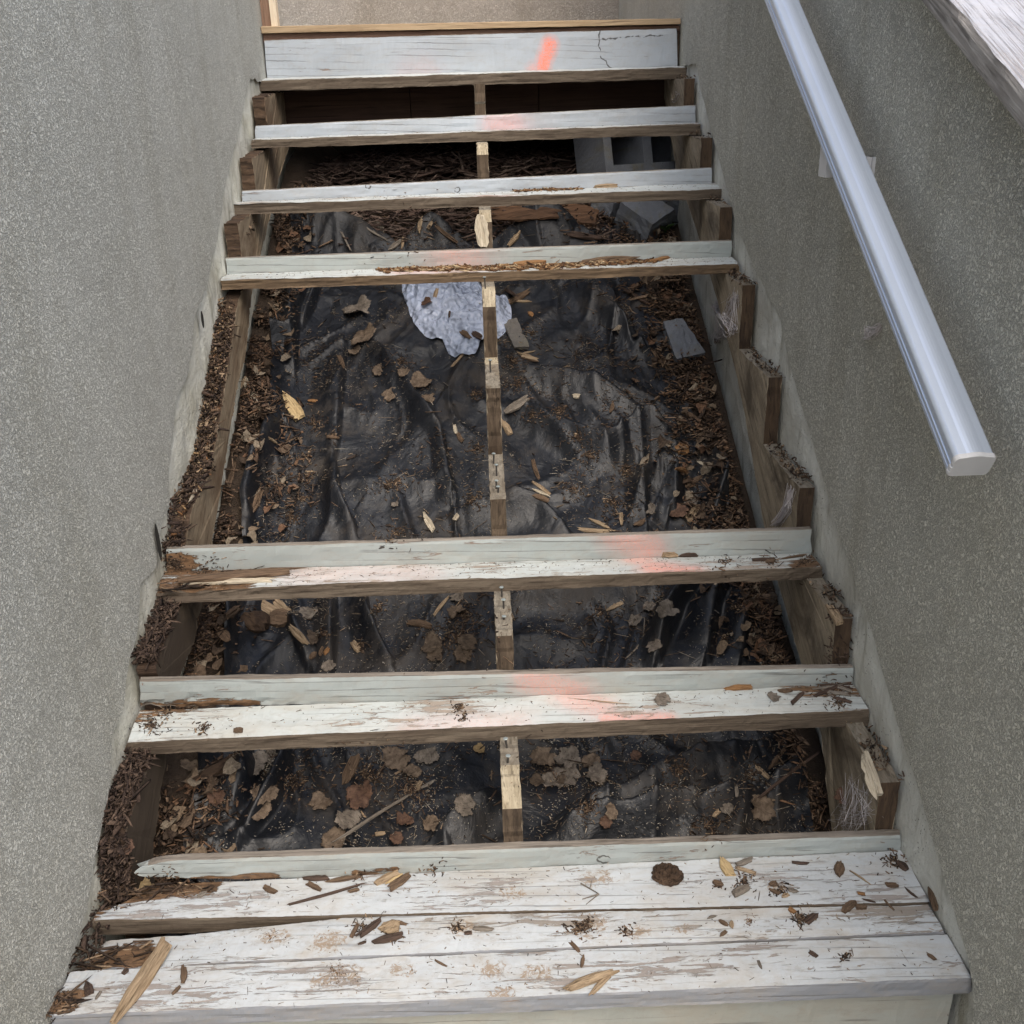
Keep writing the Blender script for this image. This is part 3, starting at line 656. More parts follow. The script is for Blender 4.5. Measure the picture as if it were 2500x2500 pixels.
# right stringer
lowR = [(1700, 560), (1750, 727), (1801, 926), (1826, 1053), (1866, 1288), (1900, 1424), (1957, 1620), (2005, 1800), (2032, 2032)]
low = [at(u, v, 0, W-.036) for u, v in lowR]; low = [(p.y, p.z) for p in low]
prof = stair_profile(1, 9, 1, 3) + [(yn(9)+.09, zn(9)-T), (yn(9)+.09, zn(9)-.26)] + [(2.45, 1.06)] + low + [(yn(1)+.02, -.26)]
def mf(nr, c):
    if abs(nr.x) > .7: return 0
    if nr.y < -.6: return 1
    if nr.z > .5: return 2
    return 1
for n_ in range(1, 10): pass
SM = [MAT['stringer'], MAT['stringer_cut'], MAT['stringer_seat']]
solid_poly('stringer', prof, W-.037, W-.0005, SM, stair, rough=.004, seed=3, matfn=mf)
# centre stringer
profc = stair_profile(1, 9, 1, 8)
profc2 = []
for k, (y, z) in enumerate(profc):
    profc2.append((y, z))
    if k == 9:  pass
# broken corners: T5 seat torn down, T1 corner split off, T6/T7 noses splintered
def broken(n_, dy, dz):
    y, z = yn(n_)+RTH, zn(n_)-T
    i = 2*(n_-1)+1
    profc2[i] = None; return i, [(y, z-dz), (y+dy*.5, z-dz*.35), (y+dy, z)]
reps = dict([broken(5, .085, .034), broken(1, .05, .022), broken(6, .03, .075), broken(7, .03, .030), broken(2, .012, .008)])
flat = []
for i, p in enumerate(profc2):
    if p is None: flat += reps[i]
    else: flat.append(p)
cb = [(yn(9)+.09, zn(9)-T), (yn(9)+.09, zn(9)-.26)] + [(y, z) for y, z in ((2.2, 1.02), (1.5, .62), (.8, .20), (.40, -.03), (yn(1)+.02, -.22))]
def mfc(nr, c):
    if abs(nr.x) > .7: return 0
    if nr.y < -.93: return 1
    return 2 if any(abs(c.y-yn(k)-.03) < .09 for k in (1, 5, 6, 7)) else 3
cen = solid_poly('stringer', flat+cb, .7180, .7545, [MAT['stringer'], wood_mat('centre_cut_wood', (0.038, 0.027, 0.019), (0.128, 0.094, 0.064), (60, 60, 7), stain=(.045, .03, .02), stain_amt=.6, seed=17, speck=.35), wood_mat('torn_wood', (0.246, 0.205, 0.139), (0.492, 0.426, 0.312), (90, 12, 12), stain=(.16, .11, .06), stain_amt=.4, seed=19, speck=.5, bump=1), MAT['stringer_seat']], stair, rough=.005, seed=8, matfn=mfc, sub=.012)
# left stringer, its top eaten by rot
topL = [(579, 744), (561, 867), (539, 1012), (514, 1154), (470, 1237), (452, 1331)]
botL = [(615, 715), (601, 867), (586, 922), (564, 1041), (546, 1157), (517, 1335), (478, 1560), (440, 1650), (405, 1860), (375, 2070)]
tl_ = [at(u, v, 0, .040) for u, v in topL]; bl_ = [at(u, v, 0, .040) for u, v in botL]
pl = [(yn(1)+.02, -.26), (yn(1)+.02, .09), (yn(1)+.14, .12), (yn(2)+.02, .14), (yn(2)+.02, .27), (yn(2)+.16, .29), (yn(3)+.02, .31)] + [(p.y, p.z) for p in tl_[::-1]]
pl += [(yn(6)+.02, zn(5)-T), (yn(6)+.02, zn(6)-T-.004), (yn(7)+.02, zn(6)-T), (yn(7)+.02, zn(7)-T-.02), (yn(8)+.02, zn(7)-T), (yn(8)+.02, zn(8)-T-.02), (yn(9)+.02, zn(8)-T), (yn(9)+.09, zn(8)-T), (yn(9)+.09, 1.16), (2.45, 1.06)]
pl += [(p.y, p.z) for p in bl_]
def mfl(nr, c):
    if abs(nr.x) > .7: return 0
    if nr.y < -.3 or nr.z > .2: return 1
    return 1
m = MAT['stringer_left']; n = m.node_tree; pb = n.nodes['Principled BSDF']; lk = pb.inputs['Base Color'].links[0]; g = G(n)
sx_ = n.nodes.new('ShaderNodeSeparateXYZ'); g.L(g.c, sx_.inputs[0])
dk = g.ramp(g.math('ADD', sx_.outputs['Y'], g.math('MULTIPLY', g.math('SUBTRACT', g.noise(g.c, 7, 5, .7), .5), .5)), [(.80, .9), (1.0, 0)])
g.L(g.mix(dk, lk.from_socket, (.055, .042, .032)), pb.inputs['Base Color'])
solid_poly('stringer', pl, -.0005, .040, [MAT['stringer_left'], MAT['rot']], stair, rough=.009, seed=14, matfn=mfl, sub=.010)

# ------------------------------------------------------------------ walls
WX = W+.012; LX = -.012
def cut_edge(pts, ax, seed, amp):
    """(y, z) cut line of the stucco, subdivided and wavering"""
    out = []
    for i in range(len(pts)-1):
        a_, b_ = Vector(pts[i]), Vector(pts[i+1]); k = max(1, int((b_-a_).length/.012))
        for j in range(k):
            q = a_.lerp(b_, j/k); nn = Vector((-(b_-a_).y, (b_-a_).x)).normalized()
            q = q + nn*(amp*fbm(q.x, q.y, seed, 14, 3)+.0015*nz(q.x, q.y, seed, 120)); out.append((q.x, q.y))
    out.append(tuple(pts[-1])); return out
def stucco_coat(side, cut, outer, face_x, wall_x, mat, parent, bev=.007):
    k = len(cut); V = []; Fc = []
    # inward offset ring for the rounded lip
    for i in range(k):
        a_ = Vector(cut[max(0, i-1)]); b_ = Vector(cut[min(k-1, i+1)]); t = (b_-a_).normalized(); nn = Vector((-t.y, t.x))
        c = Vector(cut[i])
        V.append((wall_x, c.x, c.y))
    for i in range(k):
        a_ = Vector(cut[max(0, i-1)]); b_ = Vector(cut[min(k-1, i+1)]); t = (b_-a_).normalized(); nn = Vector((-t.y, t.x)); c = Vector(cut[i])+nn*bev*.35
        V.append((wall_x+(face_x-wall_x)*.75, c.x, c.y))
    for i in range(k):
        a_ = Vector(cut[max(0, i-1)]); b_ = Vector(cut[min(k-1, i+1)]); t = (b_-a_).normalized(); nn = Vector((-t.y, t.x)); c = Vector(cut[i])+nn*bev
        V.append((face_x, c.x, c.y))
    for r_ in range(2):
        for i in range(k-1): Fc.append((r_*k+i, r_*k+i+1, (r_+1)*k+i+1, (r_+1)*k+i))
    b0 = len(V)
    for (y, z) in outer: V.append((face_x, y, z))
    Fc.append(tuple(range(2*k, 3*k))+tuple(range(b0, b0+len(outer))))
    o = mesh_obj('stucco_coat', V, Fc, mat, parent); fix_normals(o)
    # orient towards the stairs
    big = max(o.data.polygons, key=lambda f: f.area)
    want = 1 if side == 'L' else -1
    if big.normal.x*want < 0: o.data.flip_normals()
    bm = bmesh.new(); bm.from_mesh(o.data); bmesh.ops.triangulate(bm, faces=[f for f in bm.faces if len(f.verts) > 4]); bm.to_mesh(o.data); bm.free()
    return o
def bare_band(name, x, mat, parent, sgn, seed):
    V = []; Fc = []; NYb, NZb = 260, 26
    for i in range(NYb+1):
        y = -.06+i/NYb*2.9; zc = .587*y+.05
        for j in range(NZb+1):
            z = zc-.55+j/NZb*.72
            dd = fbm(y, z, seed, 6, 4)*.012+fbm(y, z, seed+3, 26, 3)*.005
            V.append((x+sgn*(-abs(dd)*.5-.001), y, z))
    for i in range(NYb):
        for j in range(NZb): q = i*(NZb+1)+j; Fc.append((q, q+1, q+NZb+2, q+NZb+1))
    return mesh_obj(name, V, Fc, mat, parent, smooth=True)
def slab(name, x0, x1, y0, y1, z0, z1, mat, parent=None, z0b=None, z1b=None):
    z0b = z0 if z0b is None else z0b; z1b = z1 if z1b is None else z1b
    V = [(x0, y0, z0), (x1, y0, z0), (x1, y1, z0b), (x0, y1, z0b), (x0, y0, z1), (x1, y0, z1), (x1, y1, z1b), (x0, y1, z1b)]
    return mesh_obj(name, V, [(0, 3, 2, 1), (4, 5, 6, 7), (0, 1, 5, 4), (1, 2, 6, 5), (2, 3, 7, 6), (3, 0, 4, 7)], mat, parent)

YB = 4.24
lw = empty('stucco_wall', (LX-.1, 0, -.17)); tag(lw, 'tall grey stucco wall on the left of the stairs', 'wall')
def child_fix(o, par):
    o.parent = par; o.matrix_parent_inverse = Matrix.Translation(par.location).inverted(); return o
YL = yn(9)+.028
cutL = [(YL, zn(8)+.175), (yn(9)+.01, zn(8)+.175), (yn(9)+.01, zn(8)+.012), (2.373, zn(8)+.010), (2.30, 1.35), (2.06, 1.215), (1.875, 1.118), (1.70, .99), (1.494, .872), (1.36, .82), (1.24, .715), (1.125, .69), (1.02, .60), (.94, .485), (.885, .48), (.80, .41), (.70, .41), (.63, .33), (.573, .313), (.50, .245), (.43, .235), (.38, .17), (.33, .12), (.27, .095), (.20, .045), (.12, .02), (.02, -.018), (-.02, -.05), (-.02, -.175)]
cutL = cut_edge(cutL, 1, 2.0, .012)
oL = [(-1.9, -.175), (-1.9, 2.9), (YL, 2.9)]
child_fix(stucco_coat('L', cutL, oL, .0, LX, MAT['stucco_left'], None, .014), lw)
child_fix(slab('wall_core', LX-.2, -.03, YL, YB, -.6, 1.5, MAT['cement_left']), lw)
child_fix(bare_band('bare_cement', LX+.001, MAT['cement_left'], None, -1, 5), lw)
child_fix(slab('wall_core', LX-.2, LX-.012, -1.9, YL-.001, -.6, 2.9, MAT['cement_left']), lw)
# drain openings: flat discs, their inner shade painted near black
for (u, v, rw, rh) in ((492, 780, .012, .022), (384, 1325, .012, .045)):
    c = at(u, v, 0, .004); V = []
    for k in range(20):
        a_ = k/20*2*math.pi; V.append((.0062, c.y+math.cos(a_)*rw, c.z+math.sin(a_)*rh))
    V2 = [(-.03, y, z) for _, y, z in V]; 
    Vr = [(.0062, y+(y-c.y)*.18, z+(z-c.z)*.1) for _, y, z in V]
    Fc = [(i, (i+1) % 20, 20+(i+1) % 20, 20+i) for i in range(20)]
    o = mesh_obj('weep_hole_shade', [(.0064, y, z) for _, y, z in V], [tuple(range(20))], MAT['hollow']); child_fix(o, lw)

rw_ = empty('stucco_wall', (WX+.1, 0, -.17)); tag(rw_, 'grey brown stucco wall on the right carrying the handrail', 'wall')
# underside of the weathered cap gives the wall its sloping top
XE = 1.405
capA = at(2500, 320, 0, XE); capB = at(2250, 0, 0, XE)
msl = (capB.z-capA.z)/(capB.y-capA.y)
def capz(y): return capA.z+(y-capA.y)*msl
cutR = [(YB, zn(8)+.17), (yn(9)+.01, zn(8)+.17), (yn(9)+.01, zn(8)+.012), (2.36, zn(8)+.016), (2.27, 1.31), (2.042, 1.16), (1.85, 1.04), (1.712, .95), (1.5, .87), (1.254, .79), (1.1, .67), (.919, .565), (.7, .43), (.509, .335), (.38, .25), (.257, .185), (.12, .095), (.011, .035), (-.02, .0), (-.03, -.05), (-.03, -.175)]
cutR = cut_edge([(y, z) for y, z in cutR], 1, 7.0, .006)
YC = YB if capz(YB) < 4 else YB
oR = [(-1.6, -.175), (-1.6, capz(-1.6)), (YB, capz(YB))]
child_fix(stucco_coat('R', cutR, oR, W, WX, MAT['stucco_right'], None, .006), rw_)
child_fix(bare_band('bare_cement', WX-.001, MAT['cement_right'], None, 1, 15), rw_)
child_fix(slab('wall_core', WX+.012, WX+.2, -1.6, YB+.2, -.6, capz(-1.6)-.001, MAT['cement_right'], None, -.6, capz(YB+.2)-.001), rw_)
bw = slab('stucco_wall', LX-3.2, WX+.2, YB, YB+.2, 1.0, 3.4, MAT['stucco_back']); tag(bw, 'brownish stucco wall behind the landing at the top of the picture', 'wall')

# ------------------------------------------------------------------ landing
land = empty('landing', (0, yn(9), zn(9))); tag(land, 'timber landing edge with pale nosing above the top riser', 'landing')
y9 = yn(9)
a1, a2 = wy(645, 100, y9+.012), wy(1652, 71, y9+.012); b1, b2 = wy(645, 82, y9+.012), wy(1652, 62, y9+.012)
c1, c2 = wy(645, 81, y9-.004), wy(1650, 59, y9-.004); d1, d2 = wy(645, 63, y9-.004), wy(1650, 44, y9-.004)
for p in (a1, b1, c1, d1): p.x = .004
for p in (a2, b2, c2, d2): p.x = W-.004
child_fix(board('fascia_board', b1, b2, a1+Vector((0, 0, -.004)), a2+Vector((0, 0, -.004)), (0, .03, 0), [MAT['fascia']], None, seed=41), land)
child_fix(board('nosing_board', d1, d2, c1, c2, (0, .12, 0), [MAT['pine_edge']], None, seed=42, rough=.0005), land)
ztop = (d1.z+d2.z)/2
for k in range(10):
    child_fix(slab('deck_board', .003, W-.003, y9+.122+k*.146, y9+.122+k*.146+.140, ztop-.025, ztop-.002, MAT['pine_edge']), land)
for k in range(3):
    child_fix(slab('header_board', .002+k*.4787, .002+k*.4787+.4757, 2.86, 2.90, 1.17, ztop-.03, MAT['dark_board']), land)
slab_back = slab('foundation_wall', 0, W, 3.55, 3.6, .8, ztop-.03, MAT['hollow']); tag(slab_back, 'foundation wall deep below the landing, darkness put into its colour', 'wall')  # the dark below the landing is put into this wall's colour
post = empty('corner_post', (.03, y9+.05, ztop)); tag(post, 'pale new timber strip against brown board at the top left corner', 'post')
p1, p2, p3 = wy(647, 30, y9+.03), wy(660, 30, y9+.03), wy(676, 30, y9+.03)
q0 = max(.001, p1.x)
child_fix(slab('brown_board', .002, p2.x-.001, y9+.03, y9+.065, ztop-.001, 2.6, MAT['pine_old']), post)
child_fix(slab('pale_strip', p2.x, p3.x, y9+.022, y9+.06, ztop-.001, 2.6, MAT['pine_new']), post)

# ------------------------------------------------------------------ weathered cap on the right wall
cap_m = paint_mat('cap_flaking_paint', base=(.42, .425, .46), chip=1.3, seed=61, dirt=.7, bare=(.27, .25, .25), lines=.5, grain_dir=(75, 1.6, 75), rot=(-math.atan(msl), 0, 0), brownstain=.15)
cap_side = wood_mat('cap_grey_side', (0.187, 0.170, 0.157), (0.391, 0.374, 0.357), (60, 3, 60), (-math.atan(msl), 0, 0), stain_amt=.4, seed=63, bump=1)
cap_root = empty('wall_cap', (XE+.1, .3, capz(.3))); tag(cap_root, 'weathered timber cap with flaking white paint on top of the right wall', 'cap board')
def cap_board(x0, x1, seed, name):
    rings = []; th = .036; nn = Vector((0, -math.sin(math.atan(msl)), math.cos(math.atan(msl))))
    for i in range(261):
        y = -1.0+i/260*3.2; bse = Vector((0, y, capz(y))); ring = []
        for (a_, b_) in ((0, 0), (0, .3), (0, .7), (0, 1), (.08, 1), (.3, 1), (.55, 1), (.8, 1), (1, 1), (1, 0)):
            p = bse+nn*(b_*th); p.x = x0+(x1-x0)*a_
            wv = .0035 if a_ <= .08 and b_ > .5 else .0012
            p.x += nz(y, a_*7, b_*7+seed, 18)*wv; p += nn*nz(y, a_*7+3, b_*7+seed, 30)*.0012
            if a_ == 0 and b_ == 1: p.x += .003+.006*max(0, fbm(y, seed, 2, 9, 3)); p -= nn*.002
            ring.append(p)
        rings.append(ring)
    o = loft(name, rings, [cap_side, cap_m], None, True, False, [0, 0, 0, 1, 1, 1, 1, 1, 0, 0])
    return child_fix(o, cap_root)
cap_board(XE, XE+.118, 1, 'cap_board'); cap_board(XE+.122, XE+.26, 5, 'cap_board')

# ------------------------------------------------------------------ handrail
rail = empty('handrail', (1.375, .1, .8)); tag(rail, 'white painted metal handrail running up the right wall', 'handrail')
rc0 = at(2372, 1132, 0, 1.372); rc1 = at(1909, 0, 0, 1.372)
rd = (rc1-rc0).normalized(); rs = Vector((1, 0, 0)); rs = (rs-rd*rs.dot(rd)).normalized(); rn = rs.cross(rd).normalized()
if rn.z < 0: rn = -rn
hw, hh = .0275, .021
sec = []
def arc(cx, cy, r, a0, a1, k=6):
    for i in range(k+1):
        t = math.radians(a0+(a1-a0)*i/k); sec.append((cx+r*math.cos(t), cy+r*math.sin(t)))
arc(hw-.009, hh-.012, .009, 0, 62); 
for i in range(1, 8): t = i/8; sec.append(((hw-.011)*(1-2*t), hh-.004+.0035*math.sin(math.pi*t)))
arc(-hw+.009, hh-.012, .009, 118, 180)
sec += [(-hw, .003), (-hw+.0016, .0022), (-hw+.0016, -.0022), (-hw, -.003), (-hw, -.008), (-hw+.0012, -.0086), (-hw+.0012, -.0104), (-hw, -.011)]
arc(-hw+.006, -hh+.006, .006, 180, 270, 4); arc(hw-.006, -hh+.006, .006, 270, 360, 4)
rings = [[rc0+rd*t+rs*a_+rn*b_ for a_, b_ in sec] for t in (0, .02, .3, .8, 1.3, 1.8, 2.2)]
child_fix(loft('rail_tube', rings, [MAT['alu']], None, True, False), rail)
sc_ = lambda k, dd: [rc0-rd*dd+rs*a_*k+rn*b_*k for a_, b_ in sec]
child_fix(loft('end_cap', [sc_(1.05, -.003), sc_(1.05, .0015), sc_(1.0, .004)], [MAT['cap']], None, True, False), rail)
bc = at(2040, 370, 0, 1.372); tb_ = (bc-rc0).dot(rd); bc = rc0+rd*tb_-rn*(hh+.001)
o = mesh_obj('bracket', [bc+Vector(v) for v in ((-.022, -.02, 0), (.01, -.02, 0), (.01, .02, .024), (-.022, .02, .024), (-.022, -.02, -.045), (.01, -.02, -.045), (.01, .02, -.045), (-.022, .02, -.045))],
             [(0, 1, 2, 3), (7, 6, 5, 4), (0, 4, 5, 1), (1, 5, 6, 2), (2, 6, 7, 3), (3, 7, 4, 0)], MAT['cap']); fix_normals(o); child_fix(o, rail)
slab_b = slab('bracket_arm', bc.x+.0102, W+.001, bc.y-.014, bc.y+.014, bc.z-.040, bc.z-.012, MAT['cap']); child_fix(slab_b, rail)
wp = slab('wall_plate', W-.006, W+.001, bc.y-.020, bc.y+.020, bc.z-.060, bc.z-.012, MAT['cap']); child_fix(wp, rail)

# ------------------------------------------------------------------ casting things onto what has been built
bpy.context.view_layer.update()
def make_bvh(objs):
    V = []; Fc = []
    for o in objs:
        b0 = len(V); mw = o.matrix_world
        V += [mw @ v.co for v in o.data.vertices]; Fc += [tuple(i+b0 for i in f.vertices) for f in o.data.polygons]
    return BVHTree.FromPolygons(V, Fc)
SIDE_OBJS = [c for c in list(lw.children)+list(rw_.children)]
BV = make_bvh(BVH_SRC+SIDE_OBJS)
def cast(u, v):
    h, nr, i, d = BV.ray_cast(CAM, ray(u, v).normalized())
    if h is None: return Vector((.7, 2.5, .85)), Vector((0, 0, 1))
    if nr.dot(ray(u, v)) > 0: nr = -nr
    return h, nr

# splinters --------------------------------------------------------
def splinter_mesh(L, wd, th, sd, pointed=.6):
    """split piece of wood: flat facets along the grain, ends torn into uneven teeth"""
    r_ = random.Random(sd); nc = 7; k = 6; rings = []
    la = [(-1, 0), (-.95, .55), (-.45, .75+r_.uniform(-.2, .3)), (.0, .6+r_.uniform(-.2, .5)), (.5, .85+r_.uniform(-.3, .2)), (.98, .5), (1, 0)]
    e0 = [r_.uniform(0, 1)**1.5*(.10+.28*pointed)*L for _ in range(nc)]; e1 = [r_.uniform(0, 1)**1.5*(.10+.28*pointed)*L for _ in range(nc)]
    e0[0] = e0[1]; e0[-1] = e0[-2]; e1[0] = e1[1]; e1[-1] = e1[-2]
    bow = r_.uniform(-.03, .03)*L; tap0, tap1 = r_.uniform(.35, .95), r_.uniform(.35, .95)
    if pointed > .8: tap1 = .15
    for i in range(k+1):
        t = i/k; wsc = (tap0+(1-tap0)*min(1, t/.35))*(tap1+(1-tap1)*min(1, (1-t)/.35)); c = bow*math.sin(math.pi*t)
        ring = []
        for q, (a_, h_) in enumerate(la):
            x = -L/2+e0[q]+(L-e0[q]-e1[q])*t
            ring.append((x, c+a_*wd/2*wsc+r_.uniform(-.05, .05)*wd, h_*th*(.6+.4*wsc)*(1+r_.uniform(-.15, .15)) if h_ else 0))
        rings.append(ring)
    V = [p for rg in rings for p in rg]; Fc = []
    for i in range(k):
        for j in range(nc): j2 = (j+1) % nc; Fc.append((i*nc+j, i*nc+j2, (i+1)*nc+j2, (i+1)*nc+j))
    n0 = len(V); m0 = tuple(sum(p[q] for p in rings[0])/nc for q in range(3)); m1 = tuple(sum(p[q] for p in rings[-1])/nc for q in range(3))
    V += [(m0[0]+L*.02, m0[1], m0[2]), (m1[0]-L*.02, m1[1], m1[2])]
    for j in range(nc): j2 = (j+1) % nc; Fc += [(j2, j, n0), (k*nc+j, k*nc+j2, n0+1)]
    return V, Fc
def place(o, c, nr, xdir, lift=0):
    z = nr.normalized(); x = (xdir-z*xdir.dot(z)).normalized(); y = z.cross(x)
    m_ = Matrix((x, y, z)).transposed().to_4x4(); m_.translation = c+z*lift; o.matrix_world = m_
def splinter(A_, B_, wpx, mat, label=None, cat='wood splinter', group=None, name='wood_splinter', th=None, tilt=0.0, pointed=.5):
    """A_, B_ ends and wpx width in survey zoom pixels"""
    h, nr = cast((A_[0]+B_[0])/2, (A_[1]+B_[1])/2)
    if nr.z > .93 or h.y < yn(1): nr = Vector((0, 0, 1))
    elif nr.z > .3: nr = (nr*.4+Vector((0, -.45, .89))*.6).normalized()
    def onp(p):
        d_ = ray(*p); den = d_.dot(nr)
        return CAM+d_*((h-CAM).dot(nr)/den) if abs(den) > .05 else h
    a_, b_ = onp(A_), onp(B_)
    d = b_-a_
    if d.length > .75: d = d.normalized()*.2; a_ = h-d/2; b_ = h+d/2
    L = max(.006, d.length); dist = (h-CAM).length
    wd = max(.0016, wpx*.36232/F_PX*dist*1.1); th = th or min(wd*.5, .009)
    c = (a_+b_)/2; sd = int(abs(c.x*7919+c.y*104729)*10) % 99991
    V, Fc = splinter_mesh(L, wd, th, sd, pointed)
    o = mesh_obj(name, V, Fc, MAT[mat] if isinstance(mat, str) else mat)
    place(o, c, nr, d, .0008); 
    tag(o, label, cat, group); return o
# leaves ------------------------------------------------------------
def leaf_mesh(R, sd, lobes=0, curl=.35):
    r_ = random.Random(sd); k = 64; rows = 6; V = [(0, 0, 0)]; Fc = []
    ph = r_.uniform(0, 6); ca = r_.uniform(0, 6); asp = r_.uniform(.72, 1)
    miss = r_.uniform(0, 6); mw_ = r_.uniform(.15, .4)
    for i in range(1, rows+1):
        t = i/rows
        for j in range(k):
            a_ = j/k*2*math.pi; saw = (.05*(1 if j % 2 else -1)+.06*math.sin(7*a_+ph)+.05*math.sin(13*a_+2*ph))*t**3
            rr = R*(1+saw)
            if lobes: rr *= .72+.34*abs(math.cos(lobes*(a_+ph)/2))**.8
            da = abs((a_-miss+math.pi) % (2*math.pi)-math.pi)
            if da < mw_: rr *= 1-.38*(1-da/mw_)**.7*t
            x, y = rr*t*math.cos(a_), rr*t*math.sin(a_)*asp
            z = curl*R*((t**2)*(.55*math.cos(2*(a_-ca))+.4*math.sin(3*a_+ph)*t)+.22*t**4*math.sin(5*a_+2*ph)+.10*abs(math.sin(4*a_+ph))*t)+.08*R*t*t
            V.append((x, y, z+R*.04))
    zmin = min(v[2] for v in V); V = [(x, y, z-zmin*.7) for x, y, z in V]
    for j in range(k): Fc.append((0, 1+j, 1+(j+1) % k))
    for i in range(rows-1):
        for j in range(k):
            a0 = 1+i*k+j; a1_ = 1+i*k+(j+1) % k; Fc.append((a0, a0+k, a1_+k, a1_))
    n_ = len(V); V2 = [(x, y, z-.0005) for x, y, z in V]
    Fc2 = [tuple(i+n_ for i in f[::-1]) for f in Fc]
    rim = 1+(rows-1)*k
    Fr = [(rim+j, rim+n_+j, rim+n_+(j+1) % k, rim+(j+1) % k) for j in range(k)]
    return V+V2, Fc+Fc2+Fr
def leaf(c2, rpx, mat, label, lobes=0, curl=.35, group=None):
    h, nr = cast(*c2); dist = (h-CAM).length; R = rpx*.36232/F_PX*dist*1.02
    if nr.z < .3: nr = Vector((.2, -.3, .9))
    sd = int(abs(h.x*7919+h.y*104729)*10) % 99991
    V, Fc = leaf_mesh(R, sd, lobes, curl); o = mesh_obj('dead_leaf', V, Fc, MAT[mat], smooth=True)
    nr = (nr+Vector((0, -.15, .5))).normalized()
    place(o, h, nr, Vector((math.cos(sd), math.sin(sd), 0)), .002); tag(o, label, 'leaf', group); return o
# loose stuff ---------------------------------------------------------
PAL = {'mulch': [(.06, .042, .03), (.095, .065, .045), (.15, .10, .07), (.04, .028, .022), (.23, .17, .115)],
       'litter': [(.055, .036, .026), (.09, .058, .04), (.14, .09, .06), (.035, .024, .019), (.22, .15, .10), (.17, .10, .06)],
       'fleck': [(.33, .27, .20), (.24, .18, .125), (.42, .36, .28), (.18, .125, .08), (.50, .44, .35)],
       'white': [(.58, .54, .47), (.48, .43, .35), (.36, .30, .22)],
       'rot': [(.085, .055, .036), (.17, .11, .07), (.05, .034, .025), (.28, .20, .13), (.035, .025, .02), (.12, .08, .055)],
       'rotorange': [(.20, .10, .045), (.33, .21, .11), (.13, .065, .03), (.42, .32, .20), (.09, .05, .03)],
       'dark': [(.045, .03, .024), (.075, .05, .038), (.11, .075, .055)],
       'bark': [(.07, .045, .037), (.11, .072, .058), (.16, .11, .088), (.045, .03, .026), (.21, .155, .125)],
       'treadcrumb': [(.10, .075, .055), (.20, .14, .09), (.32, .23, .14), (.07, .055, .045), (.36, .31, .25)]}
def chips(name, pos, nrm, Ls, Ws, Hs, pal, label, flat=.35, heading=None, cat=None):
    """one mesh of many small shards; pos Nx3, Ls/Ws/Hs size arrays, flat = tilt spread"""
    N = len(pos); pos = np.asarray(pos, float)
    ang = rng.uniform(0, 2*np.pi, N) if heading is None else heading+rng.normal(0, .5, N)
    z = np.asarray(nrm, float) if nrm is not None else np.tile([0, 0, 1.], (N, 1))
    z = z+rng.normal(0, flat, (N, 3)); z /= np.linalg.norm(z, axis=1)[:, None]
    x = np.stack([np.cos(ang), np.sin(ang), np.zeros(N)], 1); x -= z*(x*z).sum(1)[:, None]; x /= np.linalg.norm(x, axis=1)[:, None]; y = np.cross(z, x)
    unit = np.array([(-1, -.6, 0), (-.8, .7, 0), (1, .35, 0), (.85, -.5, 0), (-.85, -.4, 1), (-.7, .5, .8), (.8, .3, .9), (.9, -.35, .7)])
    V = np.empty((N, 8, 3))
    for k in range(8):
        j = rng.uniform(.6, 1.25, (N, 3))
        V[:, k] = pos + x*(unit[k, 0]*Ls*.5*j[:, 0])[:, None]+y*(unit[k, 1]*Ws*.5*j[:, 1])[:, None]+z*(unit[k, 2]*Hs*j[:, 2])[:, None]
    fc = np.array([(3, 2, 1, 0), (4, 5, 6, 7), (0, 1, 5, 4), (1, 2, 6, 5), (2, 3, 7, 6), (3, 0, 4, 7)])
    Fa = (np.arange(N)[:, None, None]*8+fc[None]).reshape(-1, 4)
    me = bpy.data.meshes.new(name); me.vertices.add(N*8); me.vertices.foreach_set('co', V.reshape(-1).astype(np.float32))
    nf = len(Fa); me.loops.add(nf*4); me.loops.foreach_set('vertex_index', Fa.reshape(-1).astype(np.int32))
    me.polygons.add(nf); me.polygons.foreach_set('loop_start', np.arange(nf, dtype=np.int32)*4); me.polygons.foreach_set('loop_total', np.full(nf, 4, dtype=np.int32))
    me.update(calc_edges=True); me.validate()
    cp = np.array(PAL[pal])[rng.integers(0, len(PAL[pal]), N)]*rng.uniform(.5, 1.1, (N, 1))
    cc = np.concatenate([np.repeat(cp, 8, 0), np.ones((N*8, 1))], 1)
    a_ = me.color_attributes.new('tint', 'FLOAT_COLOR', 'POINT'); a_.data.foreach_set('color', cc.astype(np.float32).ravel())
    o = bpy.data.objects.new(name, me); COL.objects.link(o); me.materials.append(MAT['chips'])
    tag(o, label, None, kind='stuff'); return o
def on_fab(x, y, up=.0015): return np.stack([x, y, zf(x, y)+up], 1)
def cluster_px(lst):
    """[(u, v, radius in zoom px, count)] -> positions by casting"""
    out = []; nn = []
    for (u, v, r_, c) in lst:
        for _ in range(c):
            a_ = rnd.uniform(0, 6.283); q = abs(rnd.gauss(0, .62)); h, nr = cast(u+math.cos(a_)*q*r_*.362, v+math.sin(a_)*q*r_*.362*.8)
            out.append(tuple(h+nr*.0006)); nn.append(tuple(nr))
    return np.array(out), np.array(nn)

